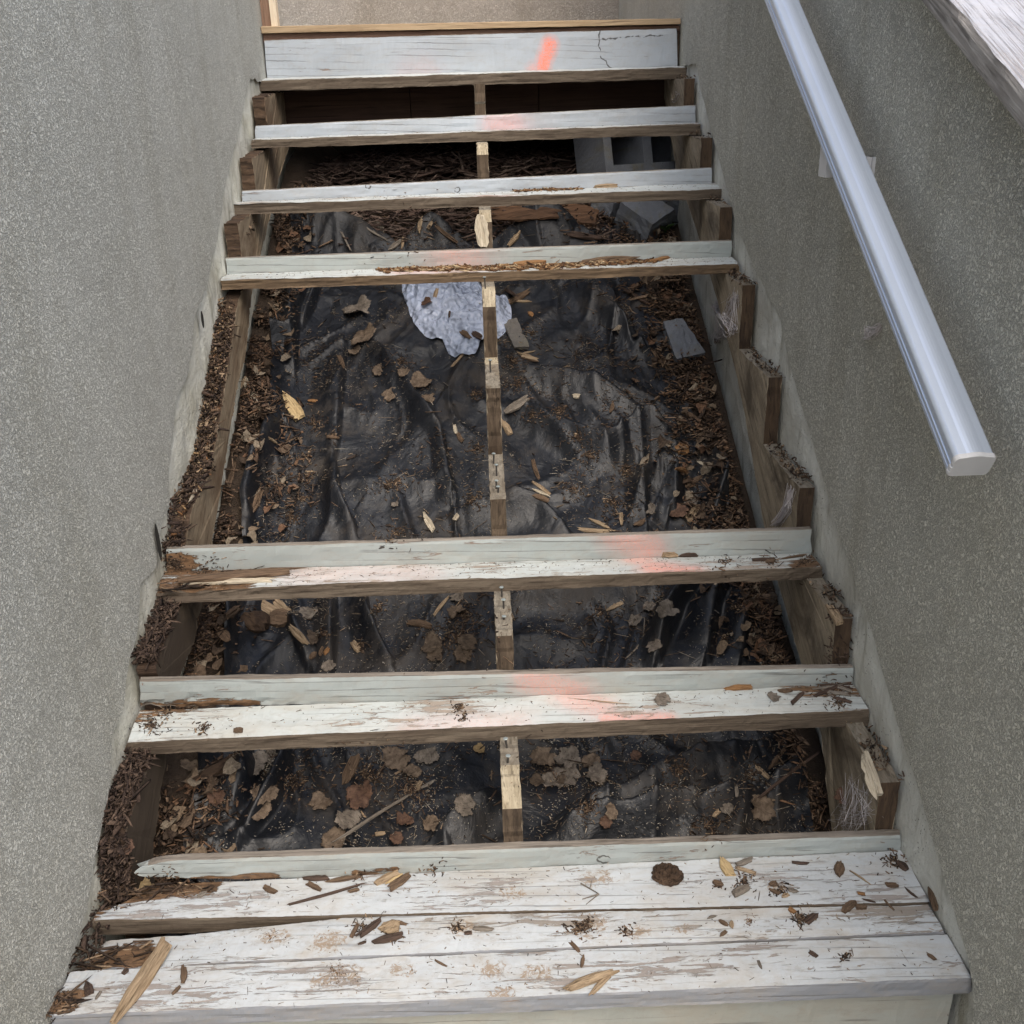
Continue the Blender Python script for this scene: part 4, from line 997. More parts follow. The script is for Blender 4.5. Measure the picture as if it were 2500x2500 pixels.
# --- scatter on the fabric
def noisy_xy(N, thr=.0, s=6, seed=1, x0=.09, x1=1.36, y0=.2, y1=2.6, aniso=1):
    xs_, ys_ = [], []
    while len(xs_) < N:
        x, y = rnd.uniform(x0, x1), rnd.uniform(y0, y1)
        d = fbm(x, y*aniso, seed, s, 4)
        if d > thr+rnd.gauss(0, .12): xs_.append(x); ys_.append(y)
    return np.array(xs_), np.array(ys_)
x, y = noisy_xy(15000, .12, 5, 2)
chips('sawdust_flecks', on_fab(x, y), None, rng.gamma(2, .0026, len(x))+.002, rng.uniform(.0008, .002, len(x)), rng.uniform(.0004, .001, len(x)), 'fleck', 'pale sawdust flecks strewn over the black fabric', .5)
x, y = noisy_xy(5200, .05, 7, 9, y0=.25, y1=.95)
chips('white_flecks', on_fab(x, y), None, rng.uniform(.002, .006, len(x)), rng.uniform(.001, .0025, len(x)), rng.uniform(.0005, .0015, len(x)), 'white', 'whitish wood flecks on the fabric under the lower steps', .5)
x, y = noisy_xy(5200, .28, 4.5, 5)
chips('shredded_wood', on_fab(x, y, .002), None, rng.gamma(2.2, .005, len(x))+.004, rng.uniform(.0015, .0045, len(x)), rng.uniform(.0008, .0025, len(x)), 'mulch', 'dark shredded wood gathered in the folds of the fabric', .45)
N = 260; x, y = noisy_xy(N, .0, 5, 31)
chips('dry_straws', on_fab(x, y, .006), None, rng.gamma(2.5, .014, N)+.012, rng.uniform(.0007, .0016, N), rng.uniform(.0007, .0012, N), 'fleck', 'thin dry straws and roots strewn over the fabric', .35)
N = 500; x, y = noisy_xy(N, .05, 5, 37)
chips('wood_shreds', on_fab(x, y, .003), None, rng.gamma(2.5, .008, N)+.008, rng.gamma(2, .0016, N)+.002, rng.uniform(.001, .003, N), 'mulch', 'brown wood shreds strewn over the fabric', .4)
# margins along both walls
N = 6500; y = rng.uniform(.25, 2.65, N); x = .004+np.abs(rng.normal(0, 1, N))*(.062+.022*np.sin(y*5)+.015*np.sin(y*13)); x = np.minimum(x, .22)
keep = np.array([fbm(a_, b_, 3, 7, 3) > -.12+rnd.gauss(0, .1) for a_, b_ in zip(x, y)]); x, y = x[keep], y[keep]; N = len(x)
z = zf(x, y)+rng.uniform(0, .022, N)
chips('leaf_litter', np.stack([x, y, z], 1), None, rng.gamma(1.6, .011, N)+.005, rng.gamma(2, .003, N)+.002, rng.uniform(.001, .004, N), 'litter', 'brown rotten litter lying along the foot of the left stringer', .7)
N = 9000; y = rng.uniform(.5, 2.75, N); wdt = np.interp(y, [.5, 1.0, 1.25, 1.7, 2.2, 2.7], [.03, .04, .085, .09, .11, .18]); x = W-.02-np.abs(rng.normal(0, 1, N))*wdt; x = np.maximum(x, 1.02)
keep = np.array([fbm(a_, b_, 5, 8, 3) > -.10+rnd.gauss(0, .1) for a_, b_ in zip(x, y)]); x, y = x[keep], y[keep]; N = len(x)
z = zf(x, y)+rng.uniform(0, .028, N)
chips('leaf_litter', np.stack([x, y, z], 1), None, rng.gamma(1.5, .013, N)+.005, rng.gamma(2, .0032, N)+.002, rng.uniform(.001, .004, N), 'litter', 'brown rotten litter banked against the foot of the right wall', .7)
# larger flakes and scraps of old leaves in the same margins
def scraps(name, x, y, label):
    V = []; Fc = []; C_ = []
    for a_, b_ in zip(x, y):
        R_ = rnd.uniform(.010, .026); z_ = float(zf(np.array(a_), np.array(b_)))+rnd.uniform(.006, .026); k_ = 9; b0 = len(V); nn = Vector((rnd.gauss(0, .45), rnd.gauss(-.2, .45), 1)).normalized()
        X_ = nn.orthogonal().normalized(); Y_ = nn.cross(X_); c_ = Vector((a_, b_, z_)); V.append(tuple(c_)); cu = rnd.uniform(.1, .6); ph = rnd.uniform(0, 6)
        for q in range(k_):
            an = q/k_*6.2832; rr = R_*rnd.uniform(.6, 1.15); V.append(tuple(c_+X_*math.cos(an)*rr+Y_*math.sin(an)*rr*.7+nn*cu*R_*math.cos(2*an+ph)))
        Fc += [(b0, b0+1+q, b0+1+(q+1) % k_) for q in range(k_)]
        t_ = rnd.choice([(.10, .07, .048), (.17, .125, .085), (.06, .042, .03), (.14, .08, .05), (.21, .17, .125)]); C_ += [(*t_, 1)]*(k_+1)
    o = mesh_obj(name, V, Fc, MAT['chips'], cols=C_); tag(o, label, kind='stuff'); return o
y = rng.uniform(.4, 2.6, 170); x = .03+np.abs(rng.normal(0, .06, 170)); scraps('leaf_scraps', x, y, 'curled brown leaf scraps along the left edge of the fabric')
y = rng.uniform(.9, 2.6, 270); x = W-.03-np.abs(rng.normal(0, .09, 270)); scraps('leaf_scraps', x, y, 'curled brown leaf scraps along the right edge of the fabric')
# bark heap at the top of the slope
N = 3600; x = rng.uniform(.05, 1.2, N); y = rng.uniform(2.5, 3.3, N); z = np.interp(y, gy, gz)+.03*np.exp(-((x-.55)/.35)**2)+rng.uniform(0, .05, N)*np.exp(-((y-2.9)/.3)**2)
chips('bark_heap', np.stack([x, y, z], 1), None, rng.gamma(2.5, .022, N)+.015, rng.uniform(.006, .02, N), rng.uniform(.002, .006, N), 'bark', 'heap of dark bark strips at the top of the slope', .35, .2)
# chips on clusters seen in the photograph
cl = [Z('A', 1290, 1060)+(90, 150), Z('A', 1420, 1140)+(60, 60), Z('A', 1240, 1280)+(90, 90), Z('A', 1240, 1420)+(60, 60), Z('A', 1210, 1560)+(80, 120), Z('A', 1140, 1700)+(90, 160), Z('A', 1830, 1800)+(120, 120),
      Z('A', 1850, 1450)+(120, 120), Z('B', 230, 640)+(120, 160), Z('B', 720, 860)+(60, 90), Z('B', 1290, 980)+(90, 160), Z('B', 1100, 1000)+(130, 130), Z('B', 1400, 1150)+(130, 160), Z('B', 1480, 1280)+(110, 150), Z('B', 1740, 1380)+(100, 150),
      Z('B', 1650, 1600)+(170, 220), Z('B', 1380, 1500)+(130, 130), Z('B', 700, 1580)+(120, 130), Z('B', 1000, 800)+(110, 130), Z('B', 980, 640)+(100, 120), Z('B', 1100, 450)+(160, 120), Z('B', 730, 1230)+(80, 90), Z('B', 130, 1480)+(130, 130),
      Z('E', 600, 850)+(260, 500), Z('E', 650, 700)+(160, 250), Z('E', 1560, 680)+(130, 120), Z('E', 70, 650)+(60, 80), Z('D', 1740, 900)+(60, 80), Z('D', 1500, 820)+(60, 60), Z('F', 560, 640)+(70, 80), Z('F', 470, 850)+(80, 80), Z('F', 720, 580)+(120, 150),
      Z('4', 400, 250)+(300, 380), Z('4', 700, 350)+(220, 250), Z('4', 1650, 250)+(220, 250), Z('5', 700, 220)+(200, 150), Z('5', 1200, 250)+(250, 200), Z('5', 100, 480)+(120, 140), Z('5', 900, 590)+(150, 100), Z('3', 1700, 300)+(160, 200), Z('3', 1200, 400)+(160, 160), Z('1', 1350, 1560)+(260, 200)]
p_, n_ = cluster_px(cl)
chips('shredded_wood', p_+np.array([0, 0, .001]), n_, rng.gamma(1.3, .006, len(p_))+.002, rng.gamma(2, .0014, len(p_))+.0008, rng.uniform(.0008, .002, len(p_)), 'rot', 'small drifts of shredded brown wood on the fabric', .6)
# crumbs on the treads
def on_tread(n_, N, xa=0, xb=W, ya=None, yb=None):
    ya = ya if ya is not None else yn(n_+1)-P; yb = yb if yb is not None else yn(n_+1)
    x = rng.uniform(xa, xb, N); y = yb-(yb-ya)*np.minimum(1, rng.beta(1.1, 1.4, N)); return x, y
def drop(x, y, z0):
    out = []; nn = []
    for a_, b_ in zip(x, y):
        h, nr, i, d = BV.ray_cast(Vector((a_, b_, z0+.05)), Vector((0, 0, -1)), .12)
        if h is not None: out.append(tuple(h+Vector((0, 0, .0004)))); nn.append(tuple(nr))
    return np.array(out), np.array(nn)
P_, N_ = [], []
for n_, N in ((1, 260), (2, 420), (5, 350), (6, 220), (7, 80)):
    x, y = on_tread(n_, N); a_, b_ = drop(x, y, zn(n_)); P_.append(a_); N_.append(b_)
x = rng.uniform(0, W, 620); y = rng.uniform(.01, .29, 620); a_, b_ = drop(x, y, 0); P_.append(a_); N_.append(b_)
p_ = np.concatenate(P_); 
chips('tread_crumbs', p_, None, rng.gamma(1.6, .0022, len(p_))+.0015, rng.uniform(.0008, .0025, len(p_)), rng.uniform(.0004, .0014, len(p_)), 'treadcrumb', 'tiny dark crumbs of rotten wood scattered over the treads', .3)
cl = [Z('D', 330, 1440)+(90, 120), Z('D', 680, 1460)+(70, 60), Z('D', 430, 1350)+(60, 50), Z('E', 610, 1320)+(40, 60), Z('E', 640, 1390)+(50, 30), Z('F', 1180, 1200)+(120, 120), Z('F', 1250, 1290)+(90, 60), Z('F', 780, 330)+(70, 60), Z('F', 480, 340)+(80, 50),
      Z('F', 1000, 340)+(80, 80), Z('3', 470, 1110)+(70, 120), Z('3', 560, 900)+(90, 140), Z('3', 850, 960)+(110, 90), Z('4', 1000, 1290)+(50, 60), Z('4', 380, 1290)+(80, 60), Z('4', 580, 1330)+(60, 60), Z('4', 350, 940)+(60, 30), Z('5', 1530, 1230)+(60, 120), Z('5', 40, 1290)+(90, 80),
      Z('5', 970, 1000)+(40, 30), Z('5', 1150, 970)+(110, 70), Z('5', 1400, 1030)+(90, 50), Z('6', 1050, 830)+(110, 80), Z('4', 1850, 1280)+(80, 80), Z('D', 700, 390)+(110, 120), Z('D', 480, 350)+(80, 120), Z('5', 350, 1310)+(70, 40), Z('6', 730, 1480)+(50, 25), Z('4', 860, 880)+(90, 30)]
p_, n_ = cluster_px(cl)
chips('tread_crumbs', p_, n_, rng.gamma(1.8, .0035, len(p_))+.002, rng.uniform(.0015, .004, len(p_)), rng.uniform(.0008, .003, len(p_)), 'rot', 'little heaps of brown rotten crumbs left on the treads', .6)
cl = [Z('5', 1190, 1240)+(50, 90), Z('4', 200, 1590)+(110, 120), Z('3', 1540, 1340)+(60, 40), Z('4', 340, 1000)+(30, 6)]
p_, n_ = cluster_px(cl)
chips('orange_sawdust', p_, n_, rng.uniform(.001, .004, len(p_)), rng.uniform(.0008, .002, len(p_)), rng.uniform(.0003, .001, len(p_)), 'rotorange', 'orange sawdust specks on the bottom tread', .4)
# punky wood spilling out of the fifth tread
x = .42+rng.beta(1.6, 1.6, 1500)*.80; y = yn(6)-.012-np.abs(rng.normal(0, .018, 1500)); a_, b_ = drop(x, y, zn(5))
chips('punky_wood', a_, b_, rng.gamma(2, .007, len(a_))+.004, rng.uniform(.002, .006, len(a_)), rng.uniform(.001, .007, len(a_)), 'rotorange', 'orange brown punky wood crumbling along the broken tread', .25, 0.0)
x = .82+rng.beta(1.6, 1.6, 300)*.22; y = yn(7)-.01-np.abs(rng.normal(0, .012, 300)); a_, b_ = drop(x, y, zn(6))
chips('punky_wood', a_, b_, rng.gamma(2, .006, len(a_))+.003, rng.uniform(.002, .005, len(a_)), rng.uniform(.001, .005, len(a_)), 'rotorange', 'small ridge of tan punky wood on an upper tread', .25, 0.0)
# rot lying on the tops of both side stringers
def along(pts, N, x0, x1, jz=.01):
    pts = np.array(pts); s = rng.uniform(0, 1, N); L = np.concatenate([[0], np.cumsum(np.hypot(*np.diff(pts, axis=0).T))]); L /= L[-1]
    y = np.interp(s, L, pts[:, 0])+rng.normal(0, .006, N); z = np.interp(s, L, pts[:, 1]); x = rng.uniform(x0, x1, N); return np.stack([x, y, z+rng.uniform(-.004, jz, N)], 1)
tops = [(yn(1)+.03, .10), (yn(1)+.14, .125), (yn(2)+.01, .145)]
p_ = np.concatenate([along([(q.y, q.z) for q in tl_], 3200, -.008, .036, .022), along([(yn(3)+.02, .31), (tl_[-1].y, tl_[-1].z)], 500, -.008, .038, .02), along(tops, 900, -.008, .04, .02),
                     along([(yn(2)+.02, .275), (yn(2)+.16, .30), (yn(3)+.02, .32)], 900, -.008, .04, .015), along([(yn(7)-.05, zn(6)-.06), (yn(6)+.04, zn(6)-.09)], 200, 0, .04), along([(yn(1)-.02, -.03), (yn(1)+.02, .09)], 500, -.01, .045, .01), along([(.14, -.02), (.33, .0)], 260, -.012, .03, .006)])
p_ = np.array([q for q in p_ if fbm(q[0]*2, q[1], 4, 9, 3) > -.22+rnd.gauss(0, .14)]); up1 = p_[:, 1] > 1.0; lo1 = ~up1
for msk, pal_, lab in ((up1, 'rot', 'brown rot debris heaped along the top of the left stringer'), (lo1, 'dark', 'blackened rot debris on the lower left stringer')):
    q_ = p_[msk]; chips('rot_debris', q_, None, rng.gamma(1.2, .009, len(q_))+.003, rng.gamma(1.6, .0026, len(q_))+.0012, rng.gamma(1.6, .0016, len(q_))+.0006, pal_, lab, .9, 1.4)
q_ = np.concatenate([along([(q.y, q.z) for q in tl_], 150, -.004, .036, .014), along([(yn(2)+.02, .275), (yn(2)+.16, .30), (yn(3)+.02, .32)], 60, -.004, .038, .01), along(tops, 70, -.004, .038, .014)])
chips('rot_slivers', q_, None, rng.gamma(3, .012, len(q_))+.02, rng.uniform(.004, .010, len(q_)), rng.uniform(.003, .008, len(q_)), 'dark', 'long dark slivers split from the left stringer', .35, 1.5)
q_ = along([(q.y, q.z) for q in tl_], 110, .0, .036, .016)
chips('rot_slivers', q_, None, rng.gamma(2, .009, len(q_))+.012, rng.uniform(.003, .007, len(q_)), rng.uniform(.002, .006, len(q_)), 'rotorange', 'tan slivers split from the left stringer', .4, 1.5)
q_ = np.stack([rng.uniform(-.012, .13, 90), rng.uniform(.105, .165, 90), rng.uniform(-.022, -.006, 90)], 1)
q2 = np.stack([rng.uniform(-.012, .20, 60), rng.uniform(.265, .29, 60), rng.uniform(-.006, .004, 60)], 1)
q3 = np.stack([rng.uniform(-.012, .045, 40), rng.uniform(.02, .06, 40), rng.uniform(-.005, .001, 40)], 1)
q4 = np.stack([rng.uniform(-.01, .16, 80), rng.uniform(.79, .875, 80), np.full(80, zn(2))+rng.uniform(-.008, .002, 80)], 1)
q_ = np.concatenate([q_, q2, q3, q4])
chips('rot_slivers', q_, None, rng.gamma(2.5, .010, len(q_))+.012, rng.uniform(.002, .007, len(q_)), rng.uniform(.001, .004, len(q_)), 'rot', 'brown slivers fraying from the rotten left ends of the treads', .16, 0.0)
seats = []
for n_ in range(1, 9):
    seats.append(along([(yn(n_)+.03, zn(n_)-T), (yn(n_+1)-.0, zn(n_)-T)], 260 if n_ in (3, 4, 5, 1, 2) else 80, W-.036, W+.004, .012))
p_ = np.concatenate(seats); p_ = np.array([q for q in p_ if fbm(q[0]*2, q[1], 9, 16, 3) > -.02+rnd.gauss(0, .16)])
chips('rot_debris', p_, None, rng.gamma(1.2, .008, len(p_))+.002, rng.gamma(1.6, .0018, len(p_))+.001, rng.gamma(1.5, .0014, len(p_))+.0006, 'rot', 'brown rot chips lying on the notches of the right stringer', .7, 1.4)
p_ = along([(yn(2)+.025, zn(2)-T-.12), (yn(2)+.05, zn(2)-T)], 260, W-.035, W+.002, .01)
chips('rot_debris', p_, None, rng.gamma(2.2, .009, len(p_))+.005, rng.uniform(.002, .006, len(p_)), rng.uniform(.001, .004, len(p_)), 'dark', 'dark rotted core of the right stringer beside the second tread', .8, 1.4)

# ------------------------------------------------------------------ screws standing in the centre stringer
for k, (A_, B_) in enumerate([((820, 715), (818, 620)), ((843, 1330), (843, 1250)), ((862, 1412), (860, 1325)), ((860, 1500), (862, 1432)), ((873, 1525), (873, 1472))]):
    pass
def screw(base, top):
    h, nr = cast(*base); tp = at(top[0], top[1], 1, h.y); tp.x = h.x+(tp.x-h.x)*.8
    d = (tp-h); L = min(.06, max(.012, d.length)); d.normalize(); V = []; Fc = []
    sx = Vector((1, 0, 0)); sx = (sx-d*sx.dot(d)).normalized(); sy = d.cross(sx)
    prof_ = [(0, .0021), (L*.4, .0019), (L*.93, .0022), (L*.96, .0045), (L, .0050), (L+.0008, .0042)]
    k_ = 8
    for (t, r_) in prof_:
        for j in range(k_): a_ = j/k_*6.2832; V.append(h-d*.004+d*t+sx*math.cos(a_)*r_+sy*math.sin(a_)*r_)
    for i in range(len(prof_)-1):
        for j in range(k_): j2 = (j+1) % k_; Fc.append((i*k_+j, i*k_+j2, (i+1)*k_+j2, (i+1)*k_+j))
    Fc.append(tuple((len(prof_)-1)*k_+j for j in range(k_)))
    o = mesh_obj('screw', V, Fc, [MAT['steel'], MAT['head']], None); o.parent = cen
    for f in o.data.polygons: f.material_index = 1 if f.index >= 3*k_ else 0
for A_, B_ in [(Z('B', 820, 715), Z('B', 818, 620)), (Z('B', 843, 1330), Z('B', 843, 1250)), (Z('B', 862, 1412), Z('B', 860, 1325)), (Z('B', 860, 1500), Z('B', 862, 1432)), (Z('B', 873, 1525), Z('B', 873, 1472)),
               (Z('E', 898, 570), Z('E', 895, 495)), (Z('E', 910, 650), Z('E', 908, 578)), (Z('E', 912, 725), Z('E', 912, 700)), (Z('E', 932, 1590), Z('E', 918, 1515)), (Z('E', 937, 1690), Z('E', 942, 1630)), (Z('B', 787, 150), Z('B', 778, 62))]:
    screw(A_, B_)

# ------------------------------------------------------------------ plastic bag
outl = [(225, 150), (235, 250), (265, 330), (290, 395), (340, 480), (420, 530), (500, 545), (530, 600), (580, 655), (650, 682), (720, 660), (760, 600), (850, 535), (905, 480), (965, 400), (968, 310), (930, 245), (860, 230), (800, 190), (740, 150), (640, 120), (500, 110), (350, 110)]
cc = Z('B', 560, 380); gc = ground_hit(*cc); ob = [ground_hit(*Z('B', *p)) for p in outl]
ang = np.array([math.atan2(p.y-gc.y, p.x-gc.x) for p in ob]); rad = np.array([math.hypot(p.y-gc.y, p.x-gc.x) for p in ob])
od = np.argsort(ang); ang, rad = ang[od], rad[od]; ang = np.concatenate([ang[-1:]-2*np.pi, ang, ang[:1]+2*np.pi]); rad = np.concatenate([rad[-1:], rad, rad[:1]])
KA, KR = 260, 80; V = []; Fc = []
for i in range(KR+1):
    t = i/KR
    for j in range(KA):
        a_ = -math.pi+j/KA*2*math.pi; r_ = np.interp(a_, ang, rad)*t*.98; x, y = gc.x+r_*math.cos(a_), gc.y+r_*math.sin(a_)
        wx, wy_ = nz(x, y, 1, 9)*.35, nz(x, y, 5, 9)*.35
        v1 = noise.voronoi(Vector((x*15+wx, y*11+wy_, 0)))[0]; v2 = noise.voronoi(Vector((x*34+wx*2, y*26+wy_*2, 4)))[0]
        hgt = (.045*(1-t**3)+.004)+((v1[1]-v1[0])*.034+v2[0]*.018+nz(x, y, 3, 12)*.016)*(1-t**8*.5)
        V.append((x, y, float(zf(np.array(x), np.array(y)))+hgt-.004))
for i in range(KR):
    for j in range(KA): j2 = (j+1) % KA; Fc.append((i*KA+j, (i+1)*KA+j, (i+1)*KA+j2, i*KA+j2))
bag = mesh_obj('plastic_bag', V, Fc, MAT['bag'], smooth=True, origin=(gc.x, gc.y, gc.z)); tag(bag, 'crumpled white plastic bag lying on the black fabric behind the centre stringer', 'bag')
BVH_SRC.append(bag); bpy.context.view_layer.update(); BV = make_bvh(BVH_SRC+SIDE_OBJS)

# ------------------------------------------------------------------ concrete blocks and lumps
def cellular(name, xs_, ys_, hollow, H, mat):
    nx, ny = len(xs_)-1, len(ys_)-1; solid = lambda i, j: 0 <= i < nx and 0 <= j < ny and (i, j) not in hollow
    V = []; Fc = []
    def q(*p): b0 = len(V); V.extend(p); Fc.append(tuple(range(b0, b0+4)))
    for i in range(nx):
        for j in range(ny):
            if not solid(i, j): continue
            x0, x1, y0, y1 = xs_[i], xs_[i+1], ys_[j], ys_[j+1]
            q((x0, y0, H), (x1, y0, H), (x1, y1, H), (x0, y1, H)); q((x0, y1, 0), (x1, y1, 0), (x1, y0, 0), (x0, y0, 0))
            if not solid(i-1, j): q((x0, y1, 0), (x0, y0, 0), (x0, y0, H), (x0, y1, H))
            if not solid(i+1, j): q((x1, y0, 0), (x1, y1, 0), (x1, y1, H), (x1, y0, H))
            if not solid(i, j-1): q((x0, y0, 0), (x1, y0, 0), (x1, y0, H), (x0, y0, H))
            if not solid(i, j+1): q((x1, y1, 0), (x0, y1, 0), (x0, y1, H), (x1, y1, H))
    o = mesh_obj(name, V, Fc, mat); bm = bmesh.new(); bm.from_mesh(o.data); bmesh.ops.remove_doubles(bm, verts=bm.verts, dist=1e-5)
    bm.to_mesh(o.data); bm.free(); return o
blk = cellular('concrete_block', [0, .035, .175, .215, .355, .39], [0, .035, .155, .19], {(1, 1), (3, 1)}, .19, MAT['concrete'])
tag(blk, 'hollow concrete block tipped on its side under the upper right steps', 'concrete block')
blk.rotation_euler = (math.radians(78), math.radians(0), math.radians(28)); blk.location = (1.10, 2.80, .99)
def lump(name, c, size, rot, label, seed, cat='concrete piece', mat='concrete', shape=None):
    bm = bmesh.new(); bmesh.ops.create_cube(bm, size=1)
    for v in bm.verts: v.co = Vector((v.co.x*size[0], v.co.y*size[1], v.co.z*size[2]))*(1+.18*nz(v.co.x*3+seed, v.co.y*3, v.co.z*3)); 
    if shape:
        for v in bm.verts: v.co = shape(v.co)
    bmesh.ops.subdivide_edges(bm, edges=bm.edges, cuts=7, use_grid_fill=True)
    for v in bm.verts:
        s = v.co.copy(); v.co += Vector((nz(s.x*60+seed, s.y*60, s.z*60), nz(s.x*60, s.y*60+seed, s.z*60), nz(s.x*60, s.y*60, s.z*60+seed)))*.004
    me = bpy.data.meshes.new(name); bm.to_mesh(me); bm.free(); me.materials.append(MAT[mat])
    o = bpy.data.objects.new(name, me); COL.objects.link(o); o.rotation_euler = rot; o.location = c; tag(o, label, cat); return o
c = ground_hit(*Z('C', 450, 720)); lump('concrete_chunk', c+Vector((0, .01, .035)), (.10, .155, .035), (.62, -.12, .22), 'blue grey broken concrete chunk beside the right wall below the upper treads', 3, shape=lambda v: Vector((v.x*(1-.35*(v.y > 0)), v.y, v.z)))
c = ground_hit(*Z('2', 1290, 1560)); lump('concrete_chunk', c+Vector((.02, .03, .05)), (.20, .16, .10), (.5, -.45, .5), 'wedge of broken concrete leaning below the hollow block', 5, shape=lambda v: Vector((v.x*(1-.5*(v.z > 0)), v.y, v.z)))
c = ground_hit(*Z('2', 1080, 1450)); lump('concrete_chunk', c+Vector((0, .02, .02)), (.12, .09, .05), (.2, .2, .9), 'pale rough concrete rubble left of the concrete wedge', 8)
c = ground_hit(*Z('2', 1400, 1450)); lump('concrete_chunk', c+Vector((.03, .10, .04)), (.18, .10, .09), (.3, .1, -.3), 'dark concrete lump behind the concrete wedge', 9)
c = ground_hit(*Z('B', 990, 480)); lump('stone_slab', c+Vector((0, 0, .008)), (.05, .15, .014), (.42, 0, .25), 'flat grey stone slab beside the plastic bag', 12, 'stone', 'soil_stone')
c = ground_hit(*Z('F', 425, 970)); lump('stone', c+Vector((0, 0, .004)), (.022, .018, .008), (.2, 0, .6), 'small grey stone on the fabric under the second tread', 14, 'stone')
bark = lump('rotten_slab', ground_hit(*Z('2', 560, 1500))+Vector((0, .02, .03)), (.46, .12, .035), (.42, .10, -.14), 'long slab of rotten layered wood lying above the fabric edge', 21, 'wood slab', 'bark_slab')
splinter(Z('2', 260, 1470), Z('2', 760, 1440), 110, 'bark_slab', 'brown rotten board fragment on the left of the rotten slab', 'wood slab', name='rotten_slab', th=.014)
splinter(Z('2', 640, 1440), Z('2', 1090, 1560), 90, 'bark_slab', 'splintered brown board fragment pointing down right on the rotten slab', 'wood slab', name='rotten_slab', th=.016)
splinter(Z('2', 560, 1540), Z('2', 1100, 1630), 50, 'sp_dark', 'dark strip of rotten wood along the lower edge of the rotten slab', 'wood slab', name='rotten_slab', th=.012)
# weed
wr = empty('weed', tuple(ground_hit(*Z('2', 1440, 1590)))); tag(wr, 'small green weed growing beside the broken concrete', 'plant')
for k in range(7):
    a_ = k*.9; L = .05+.02*(k % 3); V = []; r_ = random.Random(k)
    for i in range(7):
        t = i/6; wv = .011*math.sin(math.pi*min(1, t*.95+.05)); px_ = math.cos(a_)*L*t; py_ = math.sin(a_)*L*t*.6; pz = .01+.06*t-.03*t*t
        V += [(px_-math.sin(a_)*wv, py_+math.cos(a_)*wv, pz), (px_+math.sin(a_)*wv, py_-math.cos(a_)*wv, pz+.002)]
    mesh_obj('leaf', V, [(2*i, 2*i+1, 2*i+3, 2*i+2) for i in range(6)], MAT['weed'], wr)

# ------------------------------------------------------------------ named splinters, sticks, leaves
S = splinter
TA, BR_, DK, GR, ORG, PA, YE = 'sp_tan', 'sp_brown', 'sp_dark', 'sp_grey', 'sp_orange', 'sp_pale', 'sp_yellow'
S(Z('3', 868, 1350), Z('3', 470, 1950), 96, TA, 'long tan strip of split wood lying across the front left of the bottom tread', 'wood strip', name='wood_strip', th=.006, pointed=.35)
S(Z('3', 590, 1560), Z('3', 552, 1602), 30, DK, 'dark chip just left of the long tan strip on the bottom tread')
S(Z('3', 965, 1540), Z('3', 955, 1665), 36, BR_, 'upright brown chip just right of the long tan strip')
S(Z('3', 880, 1740), Z('3', 940, 1680), 22, BR_, 'thin brown chip below the upright chip by the tan strip')
S(Z('3', 330, 1740), Z('3', 310, 1660), 46, DK, 'dark pointed wood crumb near the front left corner of the bottom tread')
S(Z('3', 365, 1775), Z('3', 412, 1705), 18, GR, 'slender grey chip beside the dark pointed crumb at the front left')
S(Z('3', 1500, 1008), Z('3', 1590, 1055), 34, BR_, 'brown seed shaped chip on the back board left of the long twig')
S(Z('3', 1050, 1080), Z('3', 1125, 1045), 34, GR, 'small curled bark piece at the back left of the bottom tread')
S(Z('3', 1640, 1142), Z('4', 410, 985), 16, DK, 'long thin dark stick lying on the back board of the bottom tread', 'stick', name='stick', th=.004, pointed=.3)
S(Z('4', -40, 955), Z('4', 160, 950), 36, DK, 'dark bark strip against the bottom riser, left', 'bark strip')
S(Z('4', 110, 985), Z('4', 370, 938), 34, BR_, 'long brown splinter right of the dark bark strip against the riser')
S(Z('4', 0, 985), Z('4', 105, 1040), 32, BR_, 'short brown splinter crossing below the dark bark strip')
S(Z('4', 265, 1048), Z('4', 355, 1028), 26, BR_, 'small brown splinter touching the long dark stick')
S(Z('4', 455, 995), Z('4', 620, 915), 50, TA, 'tan left piece of the splinter bundle near the bottom riser')
S(Z('4', 540, 1035), Z('4', 700, 925), 52, BR_, 'brown right piece of the splinter bundle near the bottom riser')
S(Z('4', 520, 1000), Z('4', 650, 920), 26, YE, 'pale middle piece of the splinter bundle near the bottom riser')
S(Z('4', 330, 1362), Z('4', 515, 1220), 44, DK, 'dark diagonal bark piece on the middle board')
S(Z('4', 295, 1355), Z('4', 350, 1255), 26, BR_, 'thin brown chip left of the dark diagonal bark piece')
S(Z('4', 485, 1330), Z('4', 640, 1250), 100, TA, 'tan triangular wood wedge on the middle board', pointed=.9)
S(Z('4', 435, 1392), Z('4', 650, 1335), 48, DK, 'dark blackened piece below the tan triangular wedge')
S(Z('4', 330, 1402), Z('4', 405, 1378), 18, DK, 'tiny black chip left of the blackened piece')
S(Z('4', 560, 1240), Z('4', 690, 1270), 24, BR_, 'thin brown splinter above the tan triangular wedge')
S(Z('4', 1112, 1290), Z('4', 1265, 1302), 34, GR, 'flat grey brown chip in the middle of the bottom tread')
S(Z('4', 1058, 1326), Z('4', 1110, 1320), 26, DK, 'short black peg shaped chip left of the flat grey chip')
S(Z('4', 855, 1500), Z('4', 955, 1555), 14, BR_, 'thin twig fragment on the front board, centre')
S(Z('4', 1768, 1380), Z('4', 1835, 1455), 26, BR_, 'reddish splinter across the front seam, right of centre')
S(Z('4', 1862, 1470), Z('4', 1845, 1560), 22, BR_, 'upright reddish chip below the front seam, right of centre')
S(Z('5', -75, 1720), Z('5', 310, 1568), 58, TA, 'long tan splinter at the front edge, right of centre')
S(Z('5', 90, 1768), Z('5', 250, 1605), 34, TA, 'shorter tan stick crossing the long tan splinter at the front edge')
